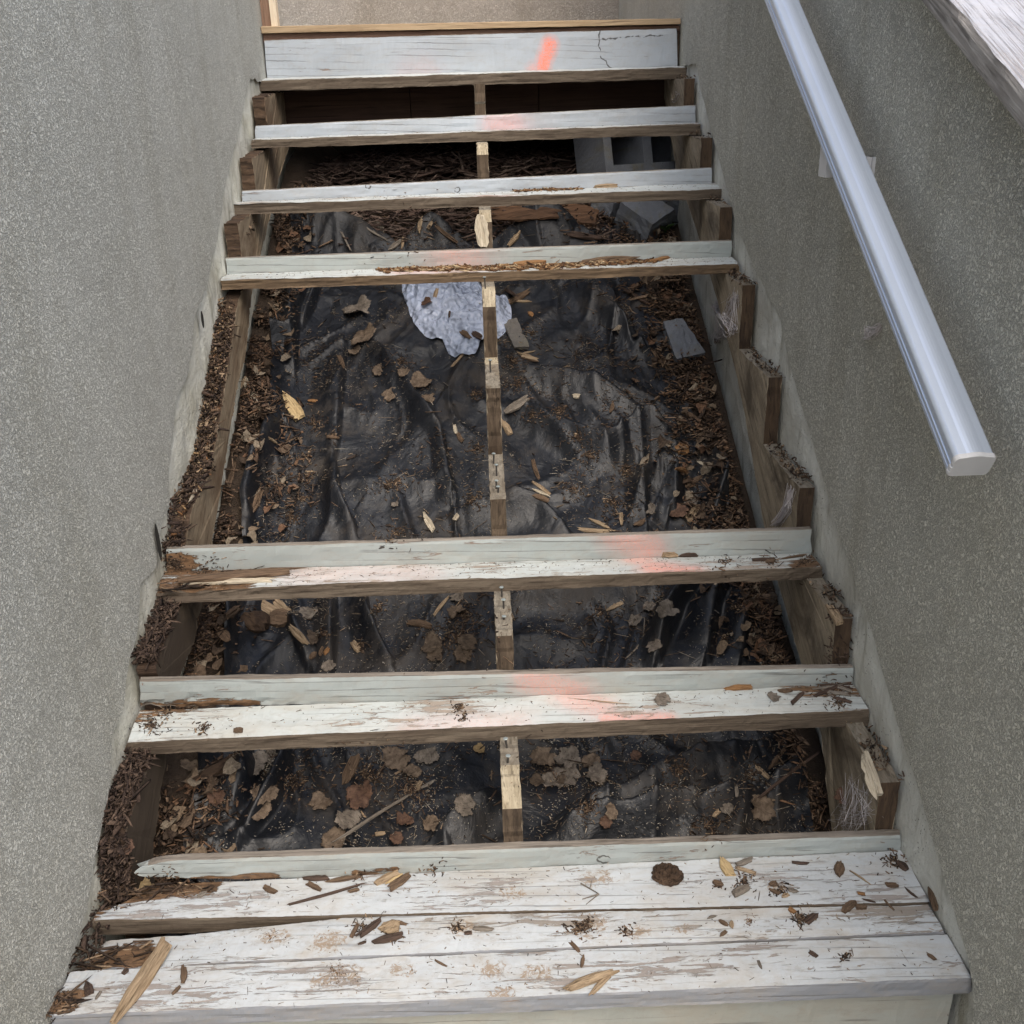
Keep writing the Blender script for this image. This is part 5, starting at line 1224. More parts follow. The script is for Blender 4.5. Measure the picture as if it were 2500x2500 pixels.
S(Z('5', 990, 812), Z('5', 1065, 945), 62, YE, 'split golden wood chunk near the riser on the right half', pointed=.4)
S(Z('5', 1085, 868), Z('5', 1218, 820), 34, GR, 'squared grey stick right of the golden wood chunk')
S(Z('5', 1090, 882), Z('5', 1238, 922), 26, TA, 'pale tapering splinter below the squared grey stick')
S(Z('5', 1468, 845), Z('5', 1592, 856), 22, DK, 'black sliver near the riser on the right')
S(Z('5', 1775, 945), Z('5', 1800, 850), 56, BR_, 'brown seed pod shaped chip near the right end')
S(Z('6', 752, 898), Z('6', 908, 1002), 13, TA, 'thin tan twig near the right end of the back board', 'stick', name='stick')
S(Z('5', 1065, 1072), Z('5', 1200, 1010), 50, GR, 'curved tan bark scrap on the seam, right half')
S(Z('5', 940, 975), Z('5', 1010, 1010), 44, BR_, 'rough brown crumb left of the curved bark scrap')
S(Z('5', 1310, 1020), Z('5', 1392, 1062), 24, BR_, 'thin brown chip in the crumbs right of the curved scrap')
S(Z('5', 1320, 1000), Z('5', 1375, 985), 36, BR_, 'brown flake above the thin brown chip')
S(Z('5', 1400, 1080), Z('5', 1455, 1062), 26, TA, 'small tan block on the seam')
S(Z('5', 1440, 1030), Z('5', 1525, 1050), 28, GR, 'grey brown chip just above the small tan block')
S(Z('6', 708, 1192), Z('6', 785, 1112), 44, BR_, 'left one of two brown chips touching on the middle board, right end')
S(Z('6', 793, 1150), Z('6', 882, 1150), 36, BR_, 'right one of two brown chips touching on the middle board, right end')
S(Z('5', 980, 1235), Z('5', 1048, 1278), 28, BR_, 'brown chip left of the orange sawdust')
S(Z('5', 1065, 1240), Z('5', 1065, 1295), 26, TA, 'small tan chip between brown chip and orange sawdust')
S(Z('5', 898, 1222), Z('5', 972, 1205), 18, GR, 'thin grey chip left of the orange sawdust')
S(Z('5', 990, 1350), Z('5', 1030, 1308), 24, BR_, 'small tan brown chip above the front seam, right half')
S(Z('5', 1582, 1445), Z('5', 1648, 1488), 26, DK, 'dark brown peg on the front board, right')
S(Z('5', 1243, 1505), Z('5', 1268, 1568), 18, GR, 'thin grey chip on the front board, right of centre')
S(Z('6', 1268, 1455), Z('6', 1338, 1508), 22, BR_, 'brown stick chip near the right front corner')
S(Z('6', 990, 1000), Z('6', 1082, 1000), 32, BR_, 'squared brown chip near the right end of the back board')
S(Z('6', 1120, 1012), Z('6', 1222, 1092), 16, DK, 'dark thin stick beside the right wall on the bottom tread', 'stick', name='stick')
S(Z('6', 988, 1095), Z('6', 1068, 1182), 13, BR_, 'small forked brown twig near the right end of the middle board', 'stick', name='stick')
S(Z('6', 830, 1090), Z('6', 935, 1115), 13, DK, 'thin black sliver above the two touching chips')
S(Z('6', 795, 1050), Z('6', 862, 1062), 22, ORG, 'orange brown flake above the thin black sliver')
S(Z('6', 1085, 845), Z('6', 1150, 905), 44, DK, 'dark bark chip in the back right corner of the bottom tread')
S(Z('6', 1290, 955), Z('6', 1340, 1185), 44, BR_, 'dark bark strip leaning on the foot of the right wall', 'bark strip', th=.008)
S(Z('5', 1440, 1150), Z('5', 1500, 1190), 30, ORG, 'orange chip in the crumb heap on the right')
S(Z('5', 1560, 1260), Z('5', 1640, 1195), 40, DK, 'dark bark chip on the right of the crumb heap')
# forked twig
TV, TF = [], []
for a_, b_, r_ in (((50, 985), (172, 1055), .0011), ((172, 1055), (60, 1090), .0010), ((172, 1055), (85, 1125), .0008), ((110, 1020), (125, 960), .0006)):
    A_, B_ = at(*Z('5', *a_), 2, .002), at(*Z('5', *b_), 2, .002); d_ = (B_-A_).normalized(); sx = d_.orthogonal(); sy = d_.cross(sx); b0 = len(TV)
    for i_ in range(6):
        t_ = i_/5; p = A_.lerp(B_, t_)+Vector((nz(i_, 3, b0), nz(i_, 5, b0), 0))*.0012
        for q_ in range(5): an = q_*1.2566; TV.append(tuple(p+(sx*math.cos(an)+sy*math.sin(an))*r_*(1.2-.6*t_)))
    TF += [(b0+i_*5+q_, b0+i_*5+(q_+1) % 5, b0+(i_+1)*5+(q_+1) % 5, b0+(i_+1)*5+q_) for i_ in range(5) for q_ in range(5)]
tag(mesh_obj('twig', TV, TF, MAT['sp_grey'], origin=tuple(at(*Z('5', 172, 1055), 2, 0))), 'forked dry twig lying on the centre of the bottom tread', 'stick')
# second and third tread
S(Z('D', 400, 478), Z('D', 1470, 395), 92, BR_, 'long split board lying on the left end of the middle tread', 'wood strip', name='wood_strip', th=.014, pointed=.5)
S(Z('D', 520, 490), Z('D', 1180, 470), 34, PA, 'pale torn strip under the long split board on the middle tread', 'wood strip', name='wood_strip', th=.010)
S(Z('D', 890, 1475), Z('D', 955, 1478), 42, BR_, 'small brown block on the left half of the lower tread')
S(Z('F', 38, 288), Z('F', 150, 290), 46, TA, 'tan half of the squared stick against the riser, middle tread')
S(Z('F', 140, 292), Z('F', 292, 290), 46, DK, 'dark half of the squared stick against the riser, middle tread')
S(Z('F', 643, 328), Z('F', 822, 322), 30, DK, 'dark stick on the right half of the middle tread', 'stick', name='stick')
S(Z('F', 830, 322), Z('F', 1035, 288), 22, BR_, 'long thin splinter reaching the right end of the middle tread')
S(Z('F', 745, 345), Z('F', 815, 330), 34, BR_, 'brown crumb below the dark stick on the middle tread')
S(Z('F', 428, 1190), Z('F', 682, 1172), 50, ORG, 'large orange brown splinter against the riser on the lower tread')
S(Z('F', 822, 1212), Z('F', 935, 1205), 36, BR_, 'brown splinter left of the bark heap on the lower tread')
S(Z('F', 910, 1300), Z('F', 1002, 1218), 26, DK, 'dark diagonal sliver left of the bark heap on the lower tread')
for k, (a_, b_) in enumerate([((1040, 1200), (1300, 1160)), ((1070, 1170), (1330, 1190)), ((1090, 1240), (1250, 1160)), ((1150, 1150), (1320, 1215)), ((1060, 1250), (1190, 1190)), ((1200, 1170), (1330, 1150)), ((1120, 1215), (1310, 1235)), ((1180, 1250), (1330, 1290))]):
    S(Z('F', *a_), Z('F', *b_), 26, DK if k % 3 else GR, 'dark bark strip of the heap at the right end of the lower tread', 'bark strip', 'bark strips heaped at the right end of the lower tread', name='bark_strip')
S(Z('E', 1320, 1255), Z('E', 1792, 1300), 8, TA, 'long dry straw on the lower tread right of centre', 'straw', name='straw', th=.0015)
# on the fifth tread
S(Z('2', 870, 1770), Z('2', 1305, 1735), 34, BR_, 'dark brown splinter lying on the broken upper tread', th=.010)
S(Z('2', 1320, 1770), Z('2', 1530, 1735), 34, ORG, 'orange splinter at the right of the broken upper tread', th=.009)
S(Z('2', 400, 1790), Z('2', 660, 1765), 40, ORG, 'orange punky wood strip in the middle of the broken upper tread', th=.010)
S(Z('2', 940, 1265), Z('2', 1130, 1255), 34, TA, 'tan rotten splinter on the upper tread above the broken one', th=.008)
# in the big opening
S(Z('A', 1045, 835), Z('A', 1205, 1040), 84, YE, 'fresh yellow pine offcut on the left of the black fabric', 'wood offcut', name='wood_offcut', th=.012, pointed=.5)
S(Z('A', 822, 765), Z('A', 912, 930), 42, PA, 'whitish splintered stick beside the left stringer')
S(Z('A', 1245, 905), Z('A', 1322, 915), 22, ORG, 'small orange peg right of the yellow pine offcut')
S(Z('A', 968, 1148), Z('A', 1042, 1202), 18, TA, 'thin tan sliver below the yellow pine offcut')
S(Z('A', 850, 650), Z('A', 965, 590), 72, BR_, 'brown triangular wood piece beside the upper left stringer', pointed=.9)
S(Z('A', 1452, 600), Z('A', 1498, 700), 28, BR_, 'brown chip on a fold near the dead leaves')
S(Z('A', 790, 830), Z('A', 830, 740), 22, TA, 'tan splinter left of the whitish stick')
S(Z('A', 765, 1310), Z('A', 668, 1625), 34, BR_, 'long brown strip standing in the litter by the left stringer', 'wood strip', name='wood_strip')
S(Z('A', 930, 1500), Z('A', 860, 1660), 60, BR_, 'curved dark bark piece beside the fold at the lower left', 'bark strip')
S(Z('A', 1365, 1150), Z('A', 1465, 1160), 24, BR_, 'brown stick piece in the shavings on the left')
S(Z('A', 1210, 1388), Z('A', 1292, 1385), 12, TA, 'tiny tan stick in the line of shavings')
S(Z('B', 365, 1658), Z('B', 445, 1795), 42, PA, 'pale stick on the fabric left of the centre stringer')
S(Z('B', 568, 1722), Z('B', 606, 1668), 30, PA, 'pale seed shaped chip left of the centre stringer')
S(Z('B', 915, 992), Z('B', 1085, 878), 60, GR, 'grey brown stick leaning beside the centre stringer', th=.012)
S(Z('B', 870, 225), Z('B', 1105, 240), 16, TA, 'thin tan stick right of the centre stringer below the broken tread')
S(Z('B', 945, 585), Z('B', 1150, 640), 32, TA, 'tan splinter below the grey stone slab')
S(Z('B', 1000, 605), Z('B', 1130, 570), 16, TA, 'thin twig crossing the tan splinter below the stone slab')
S(Z('B', 960, 600), Z('B', 1155, 650), 18, BR_, 'brown sliver under the tan splinter below the stone slab')
S(Z('B', 440, 235), Z('B', 465, 150), 24, TA, 'short tan stick lying on the plastic bag')
S(Z('B', 610, 435), Z('B', 705, 500), 34, BR_, 'brown splinter on the lower part of the plastic bag')
S(Z('B', 690, 445), Z('B', 770, 490), 40, DK, 'dark rotten piece between bag and centre stringer')
S(Z('B', 560, 680), Z('B', 690, 530), 18, TA, 'slim tan twig across the bottom of the plastic bag', 'stick', name='stick')
S(Z('B', 540, 360), Z('B', 552, 285), 14, DK, 'black sliver in the middle of the plastic bag')
S(Z('B', 1368, 880), Z('B', 1432, 880), 34, PA, 'pale chip alone on the fabric, right of centre')
S(Z('B', 1652, 908), Z('B', 1622, 1002), 26, BR_, 'brown stick on the fabric near the right wall')
S(Z('B', 1095, 1450), Z('B', 1225, 1545), 24, TA, 'upper stick of the tan bundle right of the centre stringer')
S(Z('B', 1095, 1540), Z('B', 1225, 1590), 34, BR_, 'lower stick of the tan bundle right of the centre stringer')
S(Z('B', 1100, 1500), Z('B', 1230, 1560), 22, PA, 'pale middle stick of the tan bundle')
S(Z('B', 1105, 1300), Z('B', 1165, 1475), 26, BR_, 'brown stick standing above the tan bundle')
S(Z('B', 1400, 1772), Z('B', 1680, 1795), 32, TA, 'long tan splinter just behind the lower riser, right of centre')
S(Z('B', 1470, 1695), Z('B', 1645, 1780), 26, TA, 'tan splinter crossing above the long tan splinter')
S(Z('B', 1700, 1660), Z('B', 1702, 1760), 26, TA, 'upright tan chip right of the crossed splinters')
S(Z('B', 1782, 1755), Z('B', 1872, 1708), 34, BR_, 'brown splinter near the right fold behind the lower riser')
S(Z('B', 893, 1035), Z('B', 960, 1145), 42, TA, 'tan torn chip beside the centre stringer')
S(Z('B', 578, 1070), Z('B', 592, 1135), 24, PA, 'pale upright chip left of the centre stringer')
S(Z('B', 590, 1120), Z('B', 640, 1190), 30, BR_, 'pinkish brown chip under the pale upright chip')
S(Z('B', 920, 270), Z('B', 1100, 160), 44, BR_, 'brown board scrap just below the broken tread')
S(Z('B', 870, 140), Z('B', 1000, 210), 30, DK, 'dark stick crossing the brown board scrap')
S(Z('B', 1080, 310), Z('B', 1110, 345), 30, ORG, 'small orange flake right of the plastic bag')
S(Z('C', 470, 968), Z('C', 605, 1032), 44, ORG, 'orange splinter in the litter by the right wall')
S(Z('C', 540, 1085), Z('C', 645, 1028), 32, TA, 'tan splinter crossing the orange one by the right wall')
S(Z('C', 250, 680), Z('C', 402, 885), 44, BR_, 'long brown splinter left of the concrete chunk')
S(Z('C', 395, 870), Z('C', 500, 825), 34, BR_, 'brown splinter below the concrete chunk')
S(Z('C', 340, 230), Z('C', 386, 475), 12, GR, 'thin dry stem above the concrete chunk', 'stick', name='stick')
S(Z('C', 495, 990), Z('C', 510, 810), 10, GR, 'thin grass stalk below the concrete chunk', 'stick', name='stick')
S(Z('C', 475, 1625), Z('C', 605, 1555), 36, BR_, 'brown splinter among the right litter heap')
S(Z('C', 400, 1500), Z('C', 500, 1540), 34, ORG, 'orange scrap at the edge of the right litter heap')
S(Z('C', 545, 1450), Z('C', 645, 1495), 24, PA, 'pale twig in the right litter heap')
S(Z('C', 400, 1380), Z('C', 500, 1360), 90, ORG, 'crumbly orange lump of rotten wood near the right wall', pointed=.8)
S(Z('C', 450, 1890), Z('C', 590, 1760), 70, TA, 'tan flaky bark at the right litter heap')
S(Z('C', 460, 1120), Z('C', 560, 1170), 34, BR_, 'dark splinter pointing at the right wall')
S(Z('C', 20, 270), Z('C', 280, 420), 24, DK, 'dark curved stick under the upper right of the opening', 'stick', name='stick')
# second opening
S(Z('D', 960, 690), Z('D', 1110, 820), 150, 'rot', 'gnarled dark knot of rotten wood under the middle tread', 'wood chunk', name='wood_chunk', th=.03, pointed=.6)
S(Z('D', 1125, 720), Z('D', 1285, 735), 120, BR_, 'jagged brown wood chunk right of the gnarled knot', 'wood chunk', name='wood_chunk', th=.025)
S(Z('D', 1020, 590), Z('D', 1240, 720), 70, TA, 'broad tan board scrap behind the jagged chunk')
S(Z('D', 1150, 590), Z('D', 1335, 765), 70, TA, 'long tan splinter right of the jagged chunk')
S(Z('D', 1250, 755), Z('D', 1392, 905), 46, TA, 'tan splinter with frayed tip below the long tan one')
S(Z('D', 818, 715), Z('D', 922, 640), 48, BR_, 'brown splinter left of the gnarled knot')
S(Z('D', 785, 790), Z('D', 850, 875), 62, BR_, 'brown rotten chip below the brown splinter on the left')
S(Z('D', 1392, 1005), Z('D', 1440, 940), 36, BR_, 'brown chip below the frayed splinter')
S(Z('D', 1462, 975), Z('D', 1492, 905), 28, BR_, 'left stick of a pair on the fabric, lower opening')
S(Z('D', 1495, 975), Z('D', 1528, 910), 30, ORG, 'right stick of a pair on the fabric, lower opening')
S(Z('D', 655, 950), Z('D', 748, 1008), 20, TA, 'thin tan stick beside the left stringer, lower opening')
S(Z('D', 1680, 870), Z('D', 1735, 945), 44, TA, 'tan flake among shavings, lower opening')
S(Z('E', 428, 712), Z('E', 548, 560), 24, TA, 'tan stick leaning on the litter heap left of the centre stringer')
S(Z('E', 258, 742), Z('E', 445, 778), 50, BR_, 'pinkish brown splinter left of the litter heap')
S(Z('E', 1600, 665), Z('E', 1720, 610), 26, TA, 'tan splinter on the right fabric, lower opening')
S(Z('E', 1722, 1000), Z('E', 1850, 860), 9, GR, 'curved grey stem on the right fabric, lower opening', 'stick', name='stick')
S(Z('E', 1850, 860), Z('E', 1862, 700), 9, GR, 'upright grey stem joined to the oval leaf, lower opening', 'stick', name='stick')
S(Z('F', 748, 745), Z('F', 852, 640), 62, TA, 'tan wood block near the right stringer, lower opening')
S(Z('F', 720, 620), Z('F', 800, 560), 34, BR_, 'brown splinter above the tan wood block')
# lowest opening
S(Z('4', 130, 742), Z('4', 1288, 68), 16, GR, 'long thin branch lying across the lowest opening', 'branch', name='twig', th=.005)
S(Z('5', -60, 150), Z('5', 350, 40), 18, GR, 'thin branch right of the centre stringer, lowest opening', 'branch', name='twig', th=.004)
S(Z('3', 1010, 340), Z('3', 1400, 110), 90, 'rot', 'dark rotten branch under the left end of the lower tread', 'wood chunk', name='wood_chunk', th=.02)
S(Z('4', 250, 330), Z('4', 340, 110), 70, BR_, 'brown rotten stick behind the reddish leaf, lowest opening')
S(Z('4', 735, 370), Z('4', 772, 290), 30, TA, 'small tan chip touching the long branch')
S(Z('4', 455, 660), Z('4', 540, 650), 30, TA, 'small tan block near the bottom riser, lowest opening')
S(Z('5', 1218, 185), Z('5', 1352, 312), 26, TA, 'tan stick in the lowest opening near the right stringer')
S(Z('5', 1300, 235), Z('5', 1425, 75), 26, BR_, 'brown stick crossing above the tan one, lowest opening')
S(Z('5', 1090, 310), Z('5', 1100, 405), 22, GR, 'grey upright chip in the lowest opening')
S(Z('5', 935, 540), Z('5', 985, 495), 26, TA, 'tan peg near the round leaf, lowest opening')
S(Z('5', 1225, 430), Z('5', 1655, 100), 18, DK, 'dark curved branch near the right stringer, lowest opening', 'branch', name='twig', th=.005)
S(Z('3', 540, 500), Z('3', 600, 320), 50, BR_, 'pointed rotten sliver in the decayed left stringer')
S(Z('3', 660, 440), Z('3', 640, 250), 36, DK, 'dark rotten sliver in the decayed left stringer')
S(Z('3', 455, 1070), Z('3', 520, 985), 30, TA, 'tan sliver at the left end of the bottom riser')
S(Z('3', 640, 900), Z('3', 700, 980), 30, DK, 'dark bark sliver under the rotten riser end')
S(Z('3', 420, 1155), Z('3', 490, 1090), 24, TA, 'small pale sliver beside the left wall on the bottom tread')
# upper openings
for k, (a_, b_, w_, m_, lb) in enumerate([((1070, 1452), (1222, 1560), 48, GR, 'grey flat splinter at the left of the upper opening'), ((1185, 1450), (1300, 1530), 44, BR_, 'brown splinter beside the grey flat one, upper opening'),
        ((1245, 1545), (1410, 1570), 44, BR_, 'brown board chip below the splinters, upper opening'), ((1538, 1508), (1712, 1645), 26, BR_, 'straight brown stick near the centre, upper opening'),
        ((1440, 1580), (1468, 1450), 26, TA, 'upright tan splinter, upper opening'), ((1300, 1480), (1420, 1440), 40, BR_, 'short brown board piece touching the upright splinter'),
        ((1500, 1550), (1540, 1490), 22, TA, 'small tan chip by the straight brown stick'), ((1230, 1690), (1330, 1620), 34, GR, 'grey splinter near the front of the upper opening'), ((1330, 1680), (1340, 1600), 18, TA, 'little tan upright stick, upper opening'),
        ((860, 1460), (990, 1700), 12, GR, 'thin dry root trailing over the fabric, left one'), ((980, 1460), (1260, 1640), 14, GR, 'thin dry root trailing over the fabric, right one'), ((1590, 1120), (1740, 1210), 40, GR, 'grey board piece in the bark heap left of the centre stringer'),
        ((1180, 1110), (1280, 1180), 26, BR_, 'brown splinter on top of the bark heap'), ((1380, 1160), (1500, 1210), 28, BR_, 'reddish splinter in the middle of the bark heap'), ((900, 1240), (1010, 1180), 26, BR_, 'splinter at the left end of the bark heap')]):
    S(Z('1', *a_), Z('1', *b_), w_, m_, lb)
S(Z('2', 380, 1665), Z('2', 472, 1560), 34, TA, 'tan splinter below the rotten slab, upper opening')
# bark disc and golden leaf on the bottom tread
c = at(*Z('5', 630, 938), 2, 0); bm = bmesh.new(); bmesh.ops.create_icosphere(bm, subdivisions=5, radius=1)
for v in bm.verts:
    q = v.co.copy(); rr = 1+.22*fbm(q.x, q.y, 3, 1.6, 3)+.10*nz(q.x, q.y, q.z, 5); v.co = Vector((q.x*.029*rr, q.y*.026*rr, max(-.1, q.z)*.012*(1+.9*fbm(q.x, q.y, q.z, 4, 4))))
me = bpy.data.meshes.new('bark_disc'); bm.to_mesh(me); bm.free(); me.materials.append(MAT['rot']); o = bpy.data.objects.new('bark_disc', me); COL.objects.link(o); o.location = c+Vector((0, 0, .002))
tag(o, 'round dark crumbly bark piece on the bottom tread, right of centre', 'bark piece')
leaf(Z('3', 655, 1055), 92, 'leaf_gold', 'golden brown round leaf at the left end of the bottom tread', curl=.12)
leaf(Z('3', 562, 745), 62, 'leaf_red', 'pinkish leaf with holes on the rotten left stringer', curl=.15)
for c2, r_, m_, lb, lo in [
    (Z('A', 600, 1100), 58, 'leaf_tan', 'pale curled leaf on top of the left stringer', 0), (Z('A', 1590, 305), 96, 'leaf_grey', 'big grey brown crumpled leaf, upper one of the two left of the bag', 3),
    (Z('A', 1625, 475), 96, 'leaf_tan', 'big brown crumpled leaf, lower one of the two left of the bag', 3), (Z('A', 1565, 578), 42, 'leaf_tan', 'small leaf tip under the two big crumpled leaves', 0), (Z('A', 1722, 705), 52, 'leaf_tan', 'flat tan leaf left of the long diagonal fold', 0),
    (Z('A', 1800, 870), 55, 'leaf_tan', 'ragged tan leaf below the flat tan one', 3), (Z('A', 905, 345), 55, 'leaf_dark', 'brown leaf in the litter beside the upper left stringer', 0), (Z('B', 355, 790), 84, 'leaf_tan', 'large ragged leaf right of the diagonal fold', 3),
    (Z('B', 400, 895), 48, 'leaf_tan', 'small leaf touching the large ragged one', 0), (Z('B', 240, 720), 40, 'leaf_tan', 'small leaf above the large ragged one', 0), (Z('B', 395, 250), 48, 'leaf_red', 'dark reddish leaf scrap on the plastic bag', 0),
    (Z('B', 1900, 1640), 45, 'leaf_grey', 'pale grey leaf scrap by the right fold', 3), (Z('B', 180, 1610), 26, 'leaf_grey', 'tiny grey leaf scrap on the left fabric', 0), (Z('C', 425, 1795), 75, 'leaf_red', 'smooth reddish oval leaf near the right stringer', 0),
    (Z('C', 520, 1720), 60, 'leaf_grey', 'crumpled grey leaf above the reddish oval leaf', 3), (Z('C', 410, 400), 52, 'leaf_tan', 'tan leaf hanging in the litter above the concrete chunk', 0), (Z('C', 600, 900), 55, 'leaf_dark', 'dark leaf against the right wall below the concrete chunk', 0),
    (Z('C', 240, 1785), 45, 'leaf_grey', 'pale scrap on the bulging fold near the right', 3), (Z('C', 700, 655), 34, 'leaf_grey', 'small light leaf caught on the right stringer', 0),
    (Z('D', 1390, 690), 62, 'leaf_grey', 'pale round leaf under the middle tread', 0), (Z('D', 1425, 858), 58, 'leaf_dark', 'dark leaf below the pale round one', 0), (Z('D', 1525, 1038), 48, 'leaf_grey', 'round grey leaf near the lower riser', 0), (Z('D', 700, 900), 60, 'leaf_dark', 'dark leaf beside the left stringer, lower opening', 0),
    (Z('E', 420, 900), 76, 'leaf_dark', 'dark leaf on the left of the litter heap, lower opening', 0), (Z('E', 450, 975), 60, 'leaf_dark', 'reddish dark leaf at the front of the litter heap', 0), (Z('E', 660, 885), 64, 'leaf_dark', 'oval dark leaf on the right of the litter heap', 0), (Z('E', 600, 680), 62, 'leaf_tan', 'curled brown leaf on top of the litter heap', 3),
    (Z('E', 590, 582), 50, 'leaf_grey', 'grey leaf just under the middle tread edge', 0), (Z('E', 640, 965), 70, 'leaf_dark', 'flat dark leaf near the lower riser, litter heap', 0), (Z('E', 1798, 735), 50, 'leaf_grey', 'round pale leaf with dark centre, right fabric', 0), (Z('E', 1893, 645), 46, 'leaf_grey', 'oval grey leaf at the end of the stem', 0),
    (Z('E', 1925, 905), 60, 'leaf_grey', 'grey brown leaf under the stem on the right fabric', 3), (Z('F', 70, 660), 78, 'leaf_grey', 'large crumpled leaf left of the fold under the middle tread', 3), (Z('F', 770, 600), 60, 'leaf_dark', 'dark leaf beside the tan wood block', 0), (Z('F', 680, 690), 40, 'leaf_dark', 'dark leaf scrap left of the tan wood block', 0),
    (Z('3', 1450, 180), 92, 'leaf_grey', 'pale crumpled leaf under the left end of the lower tread', 3), (Z('3', 1560, 130), 60, 'leaf_grey', 'pale leaf right behind the pale crumpled one', 0), (Z('3', 1000, 200), 62, 'leaf_tan', 'tan leaf beside the left stringer, lowest opening', 0), (Z('3', 1510, 400), 80, 'leaf_tan', 'upper pinkish leaf on the left of the lowest opening', 0),
    (Z('3', 1480, 500), 76, 'leaf_tan', 'lower pinkish leaf on the left of the lowest opening', 0), (Z('3', 1190, 400), 56, 'leaf_red', 'dark red leaf scrap beside the tube shaped fold', 0), (Z('4', 600, 150), 100, 'leaf_tan', 'large brown leaf near the lower tread, left of centre', 0), (Z('4', 815, 130), 84, 'leaf_grey', 'large grey leaf near the lower tread, left of centre', 3),
    (Z('4', 705, 240), 62, 'leaf_tan', 'brown leaf below the two large leaves, left of centre', 0), (Z('4', 95, 450), 74, 'leaf_tan', 'tan brown leaf on the left, lowest opening', 3), (Z('4', 265, 560), 96, 'leaf_grey', 'whitish grey leaf under the long branch', 0), (Z('4', 360, 400), 100, 'leaf_red', 'reddish brown curled leaf, lowest opening', 0),
    (Z('4', 185, 700), 80, 'leaf_tan', 'tan leaf under the end of the long branch', 0), (Z('4', 1060, 460), 74, 'leaf_grey', 'round grey brown leaf left of the centre stringer', 0), (Z('4', 845, 590), 62, 'leaf_tan', 'small brown leaf near the bottom riser, centre', 0), (Z('4', 600, 685), 46, 'leaf_red', 'orange leaf scrap behind the bottom riser', 0),
    (Z('4', 660, 570), 60, 'leaf_red', 'folded brown leaf right of the whitish grey leaf', 0), (Z('4', 1158, 82), 40, 'leaf_gold', 'pale yellow leaf under the lower tread edge', 0), (Z('4', 1590, 150), 84, 'leaf_tan', 'brown leaf just right of the centre stringer', 0), (Z('4', 1760, 140), 84, 'leaf_grey', 'star shaped grey leaf under the lower tread', 5),
    (Z('4', 1755, 270), 100, 'leaf_grey', 'large lobed grey leaf right of the centre stringer', 5), (Z('4', 1635, 315), 66, 'leaf_grey', 'small grey leaf left of the large lobed one', 3), (Z('4', 1545, 300), 46, 'leaf_dark', 'dark small leaf beside the centre stringer', 0), (Z('4', 1720, 300), 40, 'leaf_dark', 'round dark leaf on the large lobed leaf', 0),
    (Z('5', 120, 170), 66, 'leaf_tan', 'tan leaf right of the star shaped leaf', 0), (Z('5', 150, 262), 84, 'leaf_grey', 'ragged grey leaf at the right of the leaf group', 3), (Z('5', 250, 500), 52, 'leaf_tan', 'curled two coloured leaf near the bottom riser', 0), (Z('5', 215, 570), 40, 'leaf_red', 'red curl of a leaf near the bottom riser', 0),
    (Z('5', 1252, 478), 88, 'leaf_tan', 'round tan serrated leaf in the lowest opening, right', 0), (Z('5', 1030, 480), 44, 'leaf_grey', 'grey leaf left of the round tan serrated leaf', 0), (Z('5', 420, 130), 40, 'leaf_red', 'thin reddish leaf, lowest opening', 0), (Z('5', 1820, 420), 60, 'leaf_red', 'brown leaf beside the right stringer, lowest opening', 0),
    (Z('F', 48, 1272), 60, 'leaf_grey', 'round grey leaf lying on the lower tread', 0), (Z('F', 800, 1252), 46, 'leaf_grey', 'flat greyish leaf on the right half of the lower tread', 3), (Z('1', 1690, 1522), 50, 'leaf_grey', 'grey leaf left of the centre stringer, upper opening', 3), (Z('2', 35, 1520), 45, 'leaf_grey', 'grey crumpled leaf beside the centre stringer, upper opening', 0)]:
    leaf(c2, r_, m_, lb, lo, curl=.12 if 'flat' in lb or 'round grey' in lb else rnd.uniform(.2, .45))
# pale torn pieces that belong to the stringers
def sub(o, par): 
    for k in ('label', 'category', 'group'):
        if k in o: del o[k]
    mw = o.matrix_world.copy(); o.parent = par; o.matrix_world = mw
rs_ = [c for c in stair.children if c.name.startswith('stringer')]
sub(S(Z('6', 880, 100), Z('6', 1000, 440), 40, PA, name='torn_edge', th=.02), rs_[0])
sub(S(Z('F', 1165, 640), Z('F', 1245, 770), 56, TA, name='torn_edge', th=.012), rs_[0])
sub(S(Z('A', 430, 1620), Z('A', 590, 1390), 26, PA, name='torn_edge', th=.008), rs_[-1])
sub(S(Z('2', 200, 1430), Z('2', 225, 1670), 80, PA, name='torn_edge', th=.008), cen)

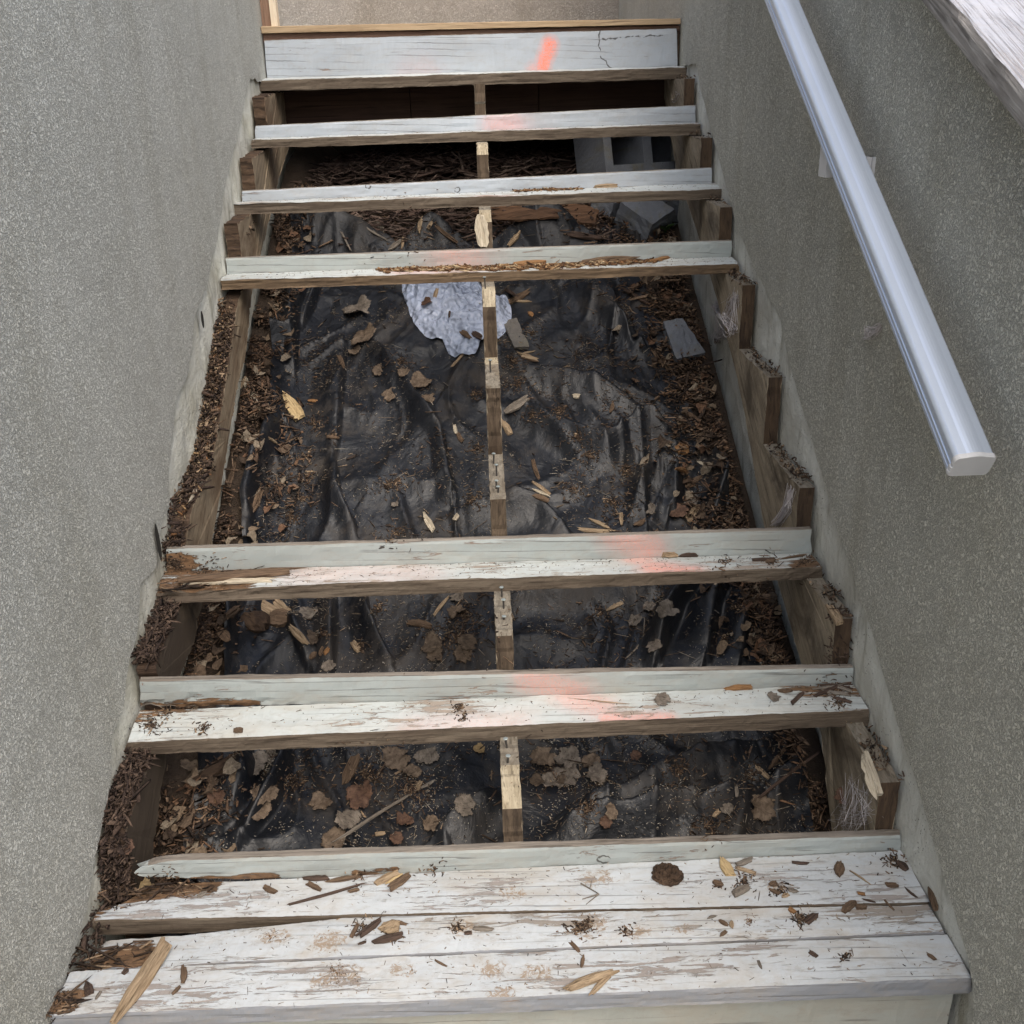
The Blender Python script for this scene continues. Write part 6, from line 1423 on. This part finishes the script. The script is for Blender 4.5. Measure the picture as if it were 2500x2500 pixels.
# ------------------------------------------------------------------ cobwebs
def web(pts, label, nstr, r0=.00035, blob=.018):
    V = []; Fc = []
    def strand(a_, b_, sag, r_):
        k = 8; base_ = len(V); d = (b_-a_).normalized(); sx = d.orthogonal().normalized(); sy = d.cross(sx)
        for i in range(k+1):
            t = i/k; p = a_.lerp(b_, t)+Vector((0, 0, -sag*math.sin(math.pi*t)))
            for j in range(3): a2_ = j*2.094; V.append(p+sx*math.cos(a2_)*r_+sy*math.sin(a2_)*r_)
        for i in range(k):
            for j in range(3): j2 = (j+1) % 3; Fc.append((base_+i*3+j, base_+i*3+j2, base_+(i+1)*3+j2, base_+(i+1)*3+j))
    P3 = [cast(*p)[0] for p in pts]; P3 = [p+(CAM-p).normalized()*.012 for p in P3]
    for _ in range(nstr):
        a_, b_ = rnd.sample(P3, 2); j = lambda: Vector((rnd.gauss(0, blob), rnd.gauss(0, blob), rnd.gauss(0, blob)))*.6
        strand(a_+j(), b_+j(), rnd.uniform(0, .012), r0*rnd.uniform(.5, 1.5))
    o = mesh_obj('cobweb', V, Fc, MAT['web']); tag(o, label, 'cobweb'); return o
web([Z('C', 690, 400), Z('C', 830, 350), Z('C', 700, 620), Z('C', 760, 480), Z('C', 820, 560)], 'dusty cobweb on the right stringer at the top of the big opening', 260, .0005)
web([Z('C', 1200, 1640), Z('C', 1090, 1880), Z('C', 1180, 1760)], 'dusty cobweb strand on the right stringer just behind the lower riser', 80, .0005, .010)
web([Z('6', 700, 560), Z('6', 780, 320), Z('6', 880, 380), Z('6', 900, 520), Z('6', 820, 600), Z('6', 740, 600)], 'thick cobweb in the corner beside the lowest right stringer', 110, .00028, .022)
web([Z('2', 1430, 580), Z('2', 1540, 630), Z('2', 1440, 700), Z('2', 1500, 680)], 'cobweb hanging under the topmost tread at the right', 30, .0005, .006)
web([Z('H', 860, 610), Z('H', 960, 540), Z('H', 900, 590), Z('H', 880, 560)], 'white cobweb tuft on the right stucco wall below the handrail', 60, .0005, .006)
print('objects', len(bpy.data.objects), 'tris', sum(len(m.polygons) for m in bpy.data.meshes)*2)
